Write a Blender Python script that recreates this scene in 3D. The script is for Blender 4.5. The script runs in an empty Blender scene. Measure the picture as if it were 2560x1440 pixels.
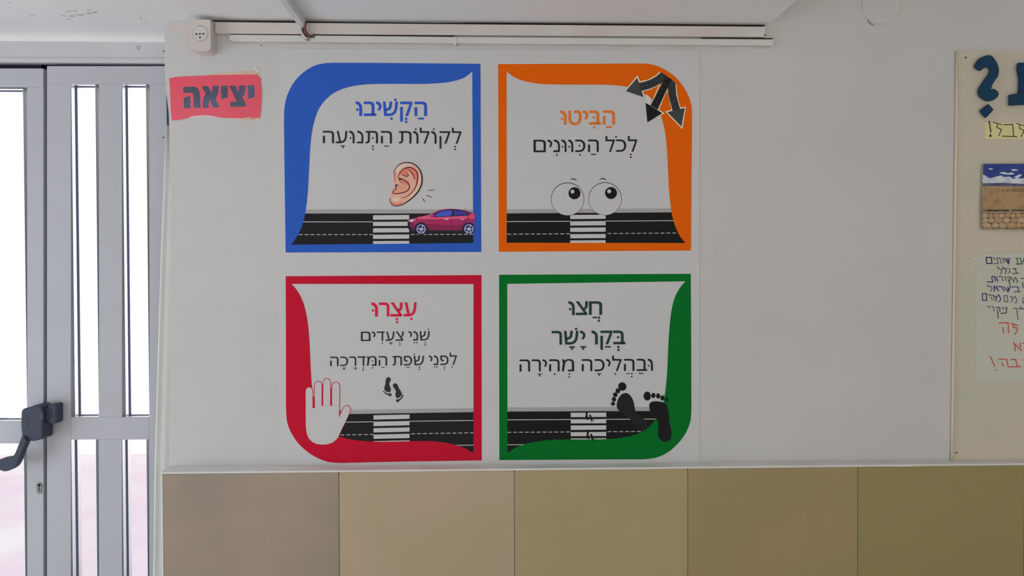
import bpy, math, random
from mathutils import Vector, Matrix
from mathutils.geometry import tessellate_polygon
random.seed(7)
SC = bpy.context.scene
COL = SC.collection

# ---------------------------------------------------------------- camera
W, H, F = 2560.0, 1440.0, 1900.0
CAM = Vector((0.0, -2.2, 1.45))
YAW, PITCH, ROLL = math.atan(0.0338), -0.0153, -0.003
fw = Vector((math.sin(YAW)*math.cos(PITCH), math.cos(YAW)*math.cos(PITCH), math.sin(PITCH)))
rt0 = fw.cross(Vector((0, 0, 1))).normalized()
up0 = rt0.cross(fw).normalized()
RT = rt0*math.cos(ROLL) + up0*math.sin(ROLL)
UP = up0*math.cos(ROLL) - rt0*math.sin(ROLL)
cam_data = bpy.data.cameras.new('camera')
cam_data.sensor_width = 36.0
cam_data.lens = 36.0*F/W
cam = bpy.data.objects.new('camera', cam_data)
COL.objects.link(cam)
M = Matrix((RT, UP, -fw)).transposed().to_4x4()
M.translation = CAM
cam.matrix_world = M
SC.camera = cam

def at(px, py, Y=0.0):
    """the point of the real upright plane y = Y that is seen at pixel (px, py)"""
    d = RT*((px - W/2)/F) + UP*((H/2 - py)/F) + fw
    return CAM + d*((Y - CAM.y)/d.y)
def atz(px, py, Z):
    d = RT*((px - W/2)/F) + UP*((H/2 - py)/F) + fw
    return CAM + d*((Z - CAM.z)/d.z)

# ---------------------------------------------------------------- world, sun, light, exposure
world = bpy.data.worlds.new('sky'); SC.world = world
world.use_nodes = True
bg = world.node_tree.nodes['Background']
bg.inputs['Color'].default_value = (1.0, 0.985, 0.955, 1)
bg.inputs['Strength'].default_value = 0.80
sd = bpy.data.lights.new('sun', 'SUN'); sd.energy = 6.2; sd.angle = math.radians(1.2); sd.color = (1, 0.97, 0.93)
so = bpy.data.objects.new('sun', sd); COL.objects.link(so)
so.rotation_euler = (math.radians(27), math.radians(6), 0)     # from high above the roof towards the yard
def area(name, loc, target, sx, sy, power, color):
    l = bpy.data.lights.new(name, 'AREA'); l.shape = 'RECTANGLE'; l.size = sx; l.size_y = sy
    l.energy = power; l.color = color
    o = bpy.data.objects.new(name, l); COL.objects.link(o); o.location = loc
    o.rotation_euler = (Vector(target) - Vector(loc)).to_track_quat('-Z', 'Y').to_euler()
    return o
area('added_fill_left', (-3.3, -1.2, 0.85), (0.0, -0.6, 1.5), 1.7, 1.4, 34, (0.84, 0.92, 1.0))  # added fill light out of view, brightens the low ceiling and the wall's left
vs = SC.view_settings
vs.view_transform = 'Standard'; vs.look = 'None'; vs.gamma = 1.0; vs.use_curve_mapping = False
vs.exposure = 0.0

# ---------------------------------------------------------------- materials
def lin(c):
    c = c/255.0
    return c/12.92 if c <= 0.04045 else ((c + 0.055)/1.055)**2.4
def A(r, g, b, L=0.52):
    """surface colour of something that photographs as (r, g, b) on a wall of irradiance L"""
    return tuple(min(0.97, lin(v)/L) for v in (r, g, b))
MATS = {}
def mat(name, col, rough=0.6, spec=0.3, var=0.0, scale=8.0, col2=None, bump=0.0, bscale=60.0, emit=None, fac=(0.42, 0.62), metal=0.0):
    if name in MATS: return MATS[name]
    m = bpy.data.materials.new(name); m.use_nodes = True
    nt = m.node_tree; b = nt.nodes['Principled BSDF']
    b.inputs['Roughness'].default_value = rough
    b.inputs['Specular IOR Level'].default_value = spec
    b.inputs['Metallic'].default_value = metal
    b.inputs['Base Color'].default_value = (*col, 1)
    tc = nt.nodes.new('ShaderNodeTexCoord')
    if var > 0 or col2:
        n = nt.nodes.new('ShaderNodeTexNoise'); n.inputs['Scale'].default_value = scale
        n.inputs['Detail'].default_value = 5
        nt.links.new(tc.outputs['Object'], n.inputs['Vector'])
        r = nt.nodes.new('ShaderNodeValToRGB')
        r.color_ramp.elements[0].position = fac[0]; r.color_ramp.elements[1].position = fac[1]
        c2 = col2 if col2 else tuple(min(1, c*(1 + var)) for c in col)
        c1 = col if col2 else tuple(c*(1 - var) for c in col)
        r.color_ramp.elements[0].color = (*c1, 1); r.color_ramp.elements[1].color = (*c2, 1)
        nt.links.new(n.outputs['Fac'], r.inputs['Fac'])
        nt.links.new(r.outputs['Color'], b.inputs['Base Color'])
    if bump > 0:
        n2 = nt.nodes.new('ShaderNodeTexNoise'); n2.inputs['Scale'].default_value = bscale; n2.inputs['Detail'].default_value = 4
        nt.links.new(tc.outputs['Object'], n2.inputs['Vector'])
        bp = nt.nodes.new('ShaderNodeBump'); bp.inputs['Strength'].default_value = bump; bp.inputs['Distance'].default_value = 0.002
        nt.links.new(n2.outputs['Fac'], bp.inputs['Height']); nt.links.new(bp.outputs['Normal'], b.inputs['Normal'])
    MATS[name] = m
    return m

paint = mat('wall_paint', (0.685, 0.682, 0.672), 0.6, 0.3, var=0.02, scale=2.5, bump=0.25, bscale=35)
soffit_paint = mat('ceiling_paint', (0.90, 0.90, 0.905), 0.7, 0.2, var=0.02, scale=3, bump=0.4, bscale=25)
trim_paint = mat('trim_paint', (0.80, 0.80, 0.77), 0.45, 0.4, var=0.015, scale=6)
ledge_paint = mat('ledge_paint', (0.86, 0.85, 0.83), 0.55, 0.3, var=0.03, scale=14)
door_paint = mat('door_enamel', (0.545, 0.56, 0.61), 0.4, 0.4, var=0.015, scale=5)
gap_shade = mat('gap_shade', (0.055, 0.06, 0.11), 0.9, 0.1)  # shade inside open gaps, put into the colour
shade_and_marks = mat('shade_and_marks', (0.045, 0.038, 0.034), 0.95, 0.05, var=0.3, scale=60)  # dark brown for small marks, seams and the painted shade under the ceiling
conduit_m = mat('conduit_pinkish', (0.72, 0.645, 0.61), 0.5, 0.35, scale=7, col2=(0.745, 0.71, 0.68))
conduit_w = mat('conduit_white', (0.76, 0.75, 0.74), 0.45, 0.35, var=0.02, scale=9)
socket_m = mat('socket_plastic', (0.70, 0.64, 0.625), 0.4, 0.4, scale=16, col2=(0.74, 0.69, 0.67))
hole_m = mat('hole_black', (0.02, 0.018, 0.02), 0.8, 0.1)
lock_m = mat('lock_plastic', (0.045, 0.055, 0.095), 0.5, 0.4)
steel_m = mat('lock_steel', (0.32, 0.31, 0.29), 0.4, 0.5, metal=0.5)
floor_m = mat('floor_terrazzo', (0.70, 0.68, 0.65), 0.5, 0.4, var=0.1, scale=50)
pave_m = mat('yard_paving', (0.345, 0.292, 0.334), 0.8, 0.1, scale=1.6, col2=(0.36, 0.34, 0.362))
kerb_m = mat('yard_kerb', (0.85, 0.80, 0.72), 0.8, 0.2)
yard_m = mat('yard_plaster', (0.90, 0.90, 0.89), 0.8, 0.2, var=0.01, scale=3)
grout_m = mat('grout', (0.30, 0.26, 0.20), 0.9, 0.1)
brown_m = mat('cable_brown', (0.20, 0.085, 0.075), 0.6, 0.3, var=0.3, scale=80)

reveal_glow_m = mat('reveal_glow_metal', (0.93, 0.95, 0.97), 0.32, 0.5, metal=0.75)  # bright metal standing in for outside light on the slot reveals
lint_m = mat('lintel_paint', (0.66, 0.66, 0.685), 0.6, 0.3, var=0.02, scale=4)
glass = bpy.data.materials.new('window_glass'); glass.use_nodes = True
nt = glass.node_tree; nt.nodes.clear()
o_ = nt.nodes.new('ShaderNodeOutputMaterial'); mx = nt.nodes.new('ShaderNodeMixShader')
tr = nt.nodes.new('ShaderNodeBsdfTransparent'); gl = nt.nodes.new('ShaderNodeBsdfGlossy')
tr.inputs['Color'].default_value = (0.97, 0.98, 1.0, 1); gl.inputs['Roughness'].default_value = 0.03
mx.inputs['Fac'].default_value = 0.05
nt.links.new(tr.outputs[0], mx.inputs[1]); nt.links.new(gl.outputs[0], mx.inputs[2]); nt.links.new(mx.outputs[0], o_.inputs[0])

# ---------------------------------------------------------------- builders
BASE = {}
def base_of(parent):
    return BASE.get(parent.name, Vector((0, 0, 0))) if parent else Vector((0, 0, 0))
def link(name, verts, faces, mats, parent=None, midx=None, origin=None, smooth=False):
    """ONE mesh object; verts in world metres"""
    org = Vector(origin) if origin is not None else (base_of(parent) if parent else Vector((0, 0, 0)))
    me = bpy.data.meshes.new(name)
    me.from_pydata([tuple(Vector(v) - org) for v in verts], [], faces)
    for m in (mats if isinstance(mats, (list, tuple)) else [mats]): me.materials.append(m)
    if midx:
        for p, i in zip(me.polygons, midx): p.material_index = i
    if smooth:
        for p in me.polygons: p.use_smooth = True
    me.update()
    o = bpy.data.objects.new(name, me); COL.objects.link(o)
    if parent:
        o.parent = parent; o.location = org - base_of(parent)
    else:
        o.location = org
    BASE[o.name] = org
    return o
def tag(o, label=None, cat=None, group=None, kind=None):
    if label: o['label'] = label
    if cat: o['category'] = cat
    if group: o['group'] = group
    if kind: o['kind'] = kind
    return o
def empty(name, loc):
    o = bpy.data.objects.new(name, None); o.empty_display_size = 0.05
    COL.objects.link(o); o.location = loc; BASE[o.name] = Vector(loc)
    return o
def bevel(o, w, seg=2):
    m = o.modifiers.new('bevel', 'BEVEL'); m.width = w; m.segments = seg; m.limit_method = 'ANGLE'; m.angle_limit = math.radians(40)
    return o
def boxv(x0, x1, y0, y1, z0, z1, k=0):
    v = [(x0,y0,z0),(x1,y0,z0),(x1,y1,z0),(x0,y1,z0),(x0,y0,z1),(x1,y0,z1),(x1,y1,z1),(x0,y1,z1)]
    f = [(0,3,2,1),(4,5,6,7),(0,1,5,4),(1,2,6,5),(2,3,7,6),(3,0,4,7)]
    return v, [tuple(i + k for i in q) for q in f]
def box(name, x0, x1, y0, y1, z0, z1, m, parent=None, bev=0, **kw):
    v, f = boxv(x0, x1, y0, y1, z0, z1)
    o = link(name, v, f, m, parent, **kw)
    if bev: bevel(o, bev)
    return o
def prism(name, loop, Y0, Y1, m, parent=None, bev=0, holes=(), seg=2, smooth=False):
    """outline read off on plane y = Y0, given its own thickness back to Y1; loop of pixels"""
    loops = [[at(x, y, Y0) for x, y in L] for L in [loop, *holes]]
    tris = tessellate_polygon([[Vector((p.x, p.z, 0)) for p in L] for L in loops])
    fl = [p for L in loops for p in L]; n = len(fl)
    v = [tuple(p) for p in fl] + [(p.x, Y1, p.z) for p in fl]
    faces = []
    if len(loops) == 1:
        faces = [tuple(range(n)), tuple(range(2*n - 1, n - 1, -1))]
    else:
        faces = [t for t in tris] + [tuple(i + n for i in reversed(t)) for t in tris]
    k = 0
    for L in loops:
        c = len(L)
        for i in range(c):
            j = (i + 1) % c
            faces.append((k + i, k + j, k + j + n, k + i + n))
        k += c
    o = link(name, v, faces, m, parent)
    # consistent normals
    import bmesh
    b = bmesh.new(); b.from_mesh(o.data); bmesh.ops.recalc_face_normals(b, faces=b.faces[:]); b.to_mesh(o.data); b.free()
    if bev: bevel(o, bev, seg)
    if smooth:
        for p in o.data.polygons: p.use_smooth = True
    return o
def prect(name, x0, y0, x1, y1, Y0, Y1, m, parent=None, bev=0):
    return prism(name, [(x0, y0), (x1, y0), (x1, y1), (x0, y1)], Y0, Y1, m, parent, bev)
def cr(pts, k=6, closed=False):
    """smooth curve through points; a point (x, y, 1) is a sharp corner"""
    n = len(pts); out = []
    rng = range(n) if closed else range(n - 1)
    for i in rng:
        p1 = pts[i]; p2 = pts[(i + 1) % n]
        p0 = pts[i - 1] if (closed or i > 0) else p1
        p3 = pts[(i + 2) % n] if (closed or i + 2 < n) else p2
        if len(p1) > 2: p0 = p1
        if len(p2) > 2: p3 = p2
        if len(p1) > 2 and len(p2) > 2: out.append(p1[:2]); continue
        for j in range(k):
            t = j/k
            out.append(tuple(0.5*((2*p1[a]) + (-p0[a] + p2[a])*t + (2*p0[a] - 5*p1[a] + 4*p2[a] - p3[a])*t*t + (-p0[a] + 3*p1[a] - 3*p2[a] + p3[a])*t**3) for a in (0, 1)))
    if not closed: out.append(tuple(pts[-1][:2]))
    return out
def circ(cx, cy, r, n=28, ry=None, rot=0.0):
    ry = ry or r; c, s = math.cos(rot), math.sin(rot)
    return [(cx + r*math.cos(2*math.pi*i/n)*c - ry*math.sin(2*math.pi*i/n)*s,
             cy + r*math.cos(2*math.pi*i/n)*s + ry*math.sin(2*math.pi*i/n)*c) for i in range(n)]
def rect(x0, y0, x1, y1): return [(x0, y0), (x1, y0), (x1, y1), (x0, y1)]

class Print:
    """flat print on a sheet: shapes in the pixels of one zoom (origin, scale), laid on the real plane y = Y"""
    def __init__(s, ox, oy, sc, Y=-0.0016, step=0.00012):
        s.ox, s.oy, s.sc, s.Y, s.step = ox, oy, sc, Y, step
        s.v, s.f, s.mi, s.mats = [], [], [], []
    def P(s, p, layer):
        return at(s.ox + p[0]/s.sc, s.oy + p[1]/s.sc, s.Y - layer*s.step)
    def m(s, m):
        if m not in s.mats: s.mats.append(m)
        return s.mats.index(m)
    def poly(s, loops, m, layer=0):
        if loops and isinstance(loops[0][0], (int, float)): loops = [loops]
        k = len(s.v)
        fl = [p for L in loops for p in L]
        tr_ = tessellate_polygon([[Vector((p[0], p[1], 0)) for p in L] for L in loops])
        s.v += [tuple(s.P(p, layer)) for p in fl]
        for t in tr_:
            a, b, c = (fl[i] for i in t)
            cr_ = (b[0]-a[0])*(c[1]-a[1]) - (b[1]-a[1])*(c[0]-a[0])
            if abs(cr_) < 1e-6: continue
            if cr_ > 0: t = (t[0], t[2], t[1])
            s.f.append(tuple(i + k for i in t)); s.mi.append(s.m(m))
        return s
    def stroke(s, pts, w, m, layer=0, taper=None, smooth=0, caps=True):
        """w full width; taper = (start factor, end factor)"""
        if smooth: pts = cr(pts, smooth)
        n = len(pts); L, R = [], []
        for i, p in enumerate(pts):
            a = pts[max(0, i - 1)]; b = pts[min(n - 1, i + 1)]
            dx, dy = b[0] - a[0], b[1] - a[1]; d = math.hypot(dx, dy) or 1
            h = w/2
            if taper:
                t = i/(n - 1)
                h *= (taper[0] + (1 - taper[0])*min(1, t*2.5)) if t < 0.5 else (taper[1] + (1 - taper[1])*min(1, (1 - t)*2.5))
            # mitre
            if 0 < i < n - 1:
                d1 = (p[0]-a[0], p[1]-a[1]); d2 = (b[0]-p[0], b[1]-p[1])
                l1 = math.hypot(*d1) or 1; l2 = math.hypot(*d2) or 1
                cs = (d1[0]*d2[0] + d1[1]*d2[1])/(l1*l2)
                n1 = (-d1[1]/l1, d1[0]/l1); n2 = (-d2[1]/l2, d2[0]/l2)
                nx, ny = n1[0] + n2[0], n1[1] + n2[1]; q = math.hypot(nx, ny) or 1
                nx, ny = nx/q, ny/q
                h = h/max(0.45, math.sqrt(max(0, (1 + cs)/2)))
            else:
                nx, ny = -dy/d, dx/d
            L.append((p[0] + nx*h, p[1] + ny*h)); R.append((p[0] - nx*h, p[1] - ny*h))
        k = len(s.v); mi = s.m(m)
        s.v += [tuple(s.P(p, layer)) for p in L + R]
        for i in range(n - 1):
            s.f.append((k + i, k + i + 1, k + n + i + 1, k + n + i)); s.mi.append(mi)
        return s
    def build(s, name, parent, label=None):
        o = link(name, s.v, s.f, s.mats, parent, midx=s.mi)
        if label: o['label'] = label
        return o

# Hebrew letter outlines (advance, loops), 1000 units to the em
GLYPHS = {
'א':(606,[[(450,0),(193,382),(50,592),(156,592),(397,234),(556,0)],[(56,0),(56,158),(57,194),(61,228),(67,258),(76,286),(86,311),(99,334),(114,355),(132,373),(151,389),(172,403),(194,414),(219,423),(246,356),(230,349),(216,341),(202,331),(191,319),(180,306),(171,291),(163,274),(157,256),(152,235),(149,213),(147,190),(146,164),(146,0)],[(385,184),(355,250),(371,257),(385,265),(398,275),(410,287),(420,300),(428,315),(436,332),(442,350),(446,370),(449,392),(451,415),(452,440),(452,592),(542,592),(542,446),(541,411),(537,379),(532,349),(524,322),(513,296),(501,274),(486,253),(470,235),(452,219),(431,205),(409,194)]]),
'ב':(542,[[(349,0),(349,385),(347,417),(341,444),(332,466),(318,482),(301,494),(281,502),(258,507),(232,509),(30,509),(30,592),(238,592),(286,589),(327,581),(361,567),(390,547),(411,521),(427,489),(436,449),(439,403),(439,0)],[(30,0),(30,83),(517,83),(517,0)]]),
'ג':(347,[[(15,-10),(15,86),(34,93),(52,102),(70,111),(86,122),(101,133),(116,145),(129,157),(142,171),(157,190),(170,210),(181,230),(191,252),(198,274),(203,296),(206,319),(207,342),(207,445),(206,461),(203,475),(199,486),(193,495),(181,503),(167,507),(149,509),(53,509),(53,592),(175,592),(200,590),(223,584),(244,575),(262,561),(277,543),(288,519),(294,490),(296,456),(296,179),(317,0),(243,0),(215,164),(211,164),(200,146),(189,130),(177,114),(165,100),(152,86),(140,73),(127,61),(114,50),(100,39),(87,30),(74,21),(62,14),(49,7),(37,0),(26,-5)]]),
'ד':(523,[[(317,0),(317,544),(407,544),(407,0)],[(10,509),(10,592),(498,592),(498,509)]]),
'ה':(652,[[(482,0),(482,385),(480,417),(474,444),(465,466),(451,482),(434,494),(414,502),(391,507),(365,509),(85,509),(85,592),(371,592),(419,589),(460,581),(494,567),(523,547),(544,521),(560,489),(569,449),(572,403),(572,0)],[(85,0),(85,354),(175,354),(175,0)]]),
'ו':(330,[[(12,600),(23,598),(38,596),(56,594),(74,590),(90,585),(105,579),(119,572),(134,564),(147,555),(160,545),(172,534),(183,522),(194,508),(203,494),(212,480),(219,465),(226,450),(231,433),(236,417),(240,400),(243,386),(245,375),(246,362),(247,342),(248,310),(249,257),(249,187),(248,112),(248,46),(248,0),(158,0),(158,46),(158,113),(159,188),(159,258),(158,310),(157,340),(157,357),(155,367),(153,374),(150,385),(145,399),(140,413),(133,426),(126,439),(118,450),(109,460),(99,470),(88,478),(77,485),(65,492),(52,498),(37,503),(22,506),(9,510),(0,512)]]),
'ז':(300,[[(99,0),(99,349),(100,372),(102,393),(106,412),(112,429),(119,443),(126,457),(134,468),(143,479),(155,490),(165,499),(175,506),(175,509),(25,509),(25,592),(275,592),(275,516),(268,511),(258,503),(245,493),(235,484),(225,472),(215,459),(207,445),(199,427),(193,408),(190,385),(189,360),(189,0)]]),
'ח':(672,[[(391,592),(439,589),(480,581),(514,567),(543,547),(564,521),(580,489),(589,449),(592,403),(592,0),(502,0),(502,385),(500,417),(494,444),(485,466),(471,482),(454,494),(434,502),(411,507),(385,509),(175,509),(175,0),(85,0),(85,592)]]),
'ט':(674,[[(345,-13),(315,-12),(286,-9),(259,-3),(234,4),(210,14),(188,26),(167,40),(149,58),(132,77),(117,100),(105,125),(94,153),(86,184),(80,218),(76,256),(75,296),(75,592),(165,592),(165,296),(166,262),(170,230),(176,200),(185,173),(196,149),(209,127),(225,108),(244,93),(265,81),(290,72),(317,67),(347,65),(377,67),(404,72),(429,81),(450,93),(469,108),(485,127),(498,148),(510,173),(518,200),(524,230),(528,262),(529,296),(529,315),(529,335),(528,354),(528,374),(526,393),(524,411),(521,429),(518,446),(513,461),(506,475),(499,487),(490,498),(479,507),(466,513),(451,517),(434,518),(421,517),(407,516),(393,513),(377,509),(361,504),(347,499),(332,493),(319,486),(319,572),(329,577),(341,581),(355,586),(371,592),(387,596),(405,599),(424,601),(444,602),(473,601),(500,596),(522,589),(542,579),(559,566),(573,550),(586,533),(596,513),(604,491),(610,468),(615,442),(619,416),(621,387),(623,358),(624,327),(624,296),(622,248),(616,205),(605,164),(590,128),(571,96),(549,67),(523,43),(494,23),(461,7),(425,-4),(387,-11)]]),
'י':(300,[[(12,600),(23,598),(38,596),(56,594),(74,590),(90,585),(104,579),(118,572),(131,564),(143,555),(155,545),(166,534),(177,523),(188,510),(197,498),(205,485),(212,473),(217,460),(221,447),(224,434),(226,420),(226,404),(225,388),(222,371),(219,354),(215,340),(211,328),(206,319),(201,310),(196,301),(190,290),(183,276),(175,261),(168,245),(161,232),(156,222),(76,252),(81,260),(89,271),(97,284),(105,297),(112,310),(117,322),(122,334),(126,346),(130,358),(132,370),(134,382),(135,395),(135,407),(134,419),(132,430),(128,440),(122,450),(115,459),(108,468),(100,475),(92,481),(83,486),(74,491),(65,494),(55,498),(44,502),(31,505),(19,508),(8,510),(0,512)]]),
'כ':(540,[[(30,0),(30,83),(222,83),(264,87),(301,98),(331,116),(355,143),(373,174),(387,211),(394,251),(397,296),(394,345),(385,388),(369,424),(347,455),(319,478),(285,495),(244,506),(197,509),(30,509),(30,592),(207,592),(241,591),(272,587),(302,580),(329,571),(354,559),(378,545),(399,528),(418,510),(435,490),(450,467),(462,443),(472,418),(480,390),(486,361),(489,331),(490,299),(488,258),(482,219),(473,182),(460,147),(442,115),(422,86),(397,61),(370,40),(338,22),(303,10),(264,2),(222,0)]]),
'ל':(510,[[(105,592),(475,592),(475,524),(288,0),(193,0),(381,509),(15,509),(15,760),(105,760)]]),
'מ':(645,[[(350,604),(383,602),(414,597),(442,589),(467,578),(490,564),(509,547),(526,528),(540,507),(551,483),(559,457),(563,430),(565,401),(565,0),(305,0),(305,83),(475,83),(475,387),(473,417),(467,443),(457,467),(444,487),(425,504),(403,516),(376,523),(344,525),(319,524),(296,519),(275,512),(257,501),(240,488),(225,472),(212,453),(202,433),(193,409),(185,384),(179,356),(175,327),(140,0),(50,0),(95,410),(55,592),(145,592),(162,508),(165,508),(174,520),(184,532),(195,544),(206,555),(219,565),(233,575),(244,581),(256,587),(269,592),(283,596),(298,600),(314,602),(332,604)]]),
'נ':(397,[[(28,602),(42,600),(62,598),(86,595),(109,590),(130,585),(148,578),(166,570),(184,561),(200,551),(215,540),(229,528),(242,515),(254,501),(265,486),(275,470),(284,453),(291,436),(298,418),(303,399),(308,380),(312,361),(314,343),(316,323),(317,303),(318,280),(318,255),(318,227),(317,198),(315,169),(314,140),(312,110),(310,77),(308,46),(305,19),(304,0),(0,0),(16,88),(222,88),(223,100),(224,117),(226,137),(227,158),(228,180),(229,203),(229,227),(229,253),(229,277),(228,300),(226,320),(224,340),(221,358),(217,374),(212,390),(206,404),(198,417),(189,429),(180,440),(170,450),(160,460),(149,468),(137,476),(125,483),(110,490),(92,497),(70,503),(47,508),(28,513),(14,516)]]),
'ס':(681,[[(356,-13),(327,-12),(298,-8),(271,-2),(245,7),(220,17),(198,31),(176,47),(157,65),(140,86),(124,109),(111,134),(100,163),(91,193),(84,226),(80,261),(79,299),(80,327),(81,355),(84,382),(89,410),(93,437),(98,462),(104,486),(109,509),(35,509),(35,592),(351,592),(395,590),(436,583),(472,571),(506,555),(535,534),(560,510),(582,482),(600,450),(613,415),(623,377),(629,336),(631,292),(630,257),(626,224),(620,193),(612,164),(601,136),(588,111),(573,88),(556,68),(537,49),(516,33),(494,19),(470,8),(443,-1),(416,-8),(387,-12)],[(351,65),(375,66),(396,69),(417,74),(435,81),(452,90),(467,101),(481,113),(493,127),(504,143),(513,160),(521,179),(527,200),(532,221),(535,244),(537,269),(538,294),(536,333),(532,368),(524,398),(513,424),(499,445),(483,463),(464,478),(443,490),(419,498),(393,504),(365,508),(335,509),(199,509),(196,495),(192,477),(187,456),(183,432),(178,405),(175,375),(173,343),(172,308),(175,252),(182,204),(195,162),(214,128),(238,100),(269,81),(306,69)]]),
'ע':(608,[[(25,0),(25,83),(206,83),(235,84),(262,87),(288,91),(312,98),(333,107),(354,117),(372,130),(389,145),(404,162),(418,182),(430,204),(441,229),(449,256),(457,287),(462,319),(466,355),(488,592),(578,592),(556,355),(554,332),(551,309),(547,285),(542,261),(536,237),(529,213),(520,189),(510,166),(498,143),(484,121),(468,101),(450,82),(429,64),(406,48),(380,34),(352,22),(320,12),(285,6),(247,1),(206,0)],[(191,67),(69,592),(159,592),(279,67)]]),
'פ':(603,[[(50,0),(50,83),(285,83),(327,87),(364,98),(394,116),(418,143),(436,174),(449,211),(457,251),(460,296),(457,345),(448,388),(432,424),(410,455),(382,478),(348,495),(307,506),(260,509),(87,509),(87,592),(270,592),(304,591),(335,587),(365,580),(392,571),(417,559),(441,545),(462,528),(481,510),(498,490),(513,467),(525,443),(535,418),(543,390),(549,361),(552,331),(553,299),(551,258),(545,219),(536,182),(523,147),(505,115),(485,86),(460,61),(433,40),(401,22),(366,10),(327,2),(285,0)],[(221,233),(193,235),(167,239),(144,247),(124,257),(106,270),(91,286),(78,304),(68,324),(60,346),(55,371),(51,396),(50,424),(50,592),(140,592),(140,432),(141,413),(143,396),(146,381),(151,368),(159,352),(170,339),(183,330),(194,324),(206,320),(219,318),(233,317),(250,318),(266,319),(266,236),(243,234)]]),
'צ':(559,[[(430,8),(31,592),(137,592),(359,252),(481,66)],[(25,0),(25,83),(460,83),(481,66),(481,0)],[(352,210),(322,276),(337,283),(352,291),(365,301),(373,310),(381,319),(389,330),(395,341),(401,353),(405,367),(410,381),(413,396),(416,412),(418,429),(419,447),(419,466),(419,592),(509,592),(509,472),(508,437),(504,405),(499,375),(491,348),(480,322),(468,300),(453,279),(437,261),(419,245),(398,231),(376,220)]]),
'ק':(630,[[(313,0),(501,509),(80,509),(80,592),(595,592),(595,524),(408,0)],[(80,-241),(80,362),(170,362),(170,-241)]]),
'ר':(542,[[(372,0),(372,385),(370,417),(364,444),(355,466),(341,482),(324,494),(304,502),(281,507),(255,509),(15,509),(15,592),(261,592),(309,589),(350,581),(384,567),(413,547),(434,521),(450,489),(459,449),(462,403),(462,0)]]),
'ש':(703,[[(92,0),(40,592),(130,592),(175,83),(301,83),(326,84),(350,87),(373,92),(396,99),(417,107),(438,118),(457,132),(475,147),(491,165),(506,185),(520,207),(532,232),(542,259),(550,288),(557,320),(561,355),(583,592),(673,592),(651,355),(649,335),(645,315),(641,293),(636,270),(630,246),(622,222),(613,199),(602,175),(590,152),(575,130),(559,108),(541,88),(520,69),(497,52),(471,37),(443,24),(412,14),(378,6),(341,2),(301,0)],[(149,202),(142,283),(226,309),(239,314),(252,320),(262,326),(272,334),(280,343),(288,353),(294,364),(300,376),(305,390),(308,405),(311,421),(313,439),(327,592),(417,592),(405,457),(403,436),(400,417),(398,398),(395,380),(391,363),(386,347),(379,331),(372,317),(362,303),(351,291),(338,278),(324,267),(306,256),(287,247),(264,237),(239,229)]]),
'ת':(667,[[(497,0),(497,385),(495,417),(489,444),(480,466),(466,482),(449,494),(429,502),(406,507),(380,509),(39,509),(39,592),(386,592),(434,589),(475,581),(509,567),(538,547),(559,521),(575,489),(584,449),(587,403),(587,0)],[(35,0),(35,83),(81,83),(98,86),(111,93),(122,106),(128,119),(133,135),(135,153),(136,175),(136,548),(226,548),(226,180),(224,138),(217,101),(206,70),(191,45),(171,25),(145,11),(113,3),(76,0)]]),
'ם':(652,[[(70,0),(70,592),(371,592),(419,589),(460,581),(494,567),(523,547),(544,521),(560,489),(569,449),(572,403),(572,0)],[(160,83),(482,83),(482,385),(480,417),(474,444),(465,466),(451,482),(434,494),(414,502),(391,507),(365,509),(160,509)]]),
'ך':(545,[[(381,-240),(381,289),(380,322),(376,352),(371,378),(363,402),(353,422),(342,440),(328,455),(313,468),(296,479),(279,488),(259,495),(239,500),(218,504),(196,507),(173,508),(150,509),(15,509),(15,592),(162,592),(194,591),(226,588),(256,584),(285,577),(313,568),(338,557),(362,543),(385,527),(405,508),(422,486),(438,462),(451,434),(462,403),(469,369),(474,331),(475,289),(475,-240)]]),
'ן':(294,[[(124,-240),(124,445),(123,461),(120,475),(116,486),(110,495),(98,503),(84,507),(66,509),(20,509),(20,592),(92,592),(117,590),(140,584),(161,575),(180,561),(195,543),(205,519),(212,490),(214,456),(214,-240)]]),
'ף':(583,[[(423,-240),(423,296),(420,345),(410,388),(394,424),(372,455),(343,478),(308,495),(267,506),(220,509),(10,509),(10,592),(230,592),(264,591),(295,587),(325,580),(352,571),(377,559),(401,545),(422,528),(441,510),(458,490),(473,467),(485,443),(495,418),(503,390),(509,361),(512,331),(513,299),(513,-240)],[(181,213),(153,215),(127,219),(104,227),(84,237),(66,250),(51,266),(38,284),(28,304),(20,326),(14,351),(11,376),(10,404),(10,592),(100,592),(100,412),(101,393),(103,376),(106,361),(111,348),(119,332),(130,319),(143,310),(154,304),(166,300),(179,298),(193,297),(210,298),(226,299),(226,216),(203,214)]]),
'ץ':(479,[[(136,-240),(136,239),(5,592),(100,592),(226,230),(226,-240)],[(197,165),(190,246),(274,272),(287,277),(299,282),(310,289),(320,297),(328,306),(336,316),(342,327),(348,339),(352,353),(355,364),(357,376),(359,388),(361,402),(379,592),(469,592),(453,420),(451,403),(450,387),(448,372),(446,357),(443,343),(440,329),(436,316),(431,303),(426,291),(419,279),(412,268),(404,258),(394,248),(383,238),(371,229),(358,221),(343,213),(326,206),(308,199),(287,192)]]),
' ':(278,[]),
}

# ================================================================ the room shell
corner = at(422, 900, 0.0)                       # free left edge of the wall
XC = corner.x
ZS = at(1280, 57.5, 0.0).z                       # underside of the low ceiling
XS = at(1911, 66, 0.0).x                         # where the low ceiling stops
DY = 0.14                                        # plane of the door frames
ZTOP = 3.0
XR, XL, YB = 4.2, -3.4, -6.0

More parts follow.
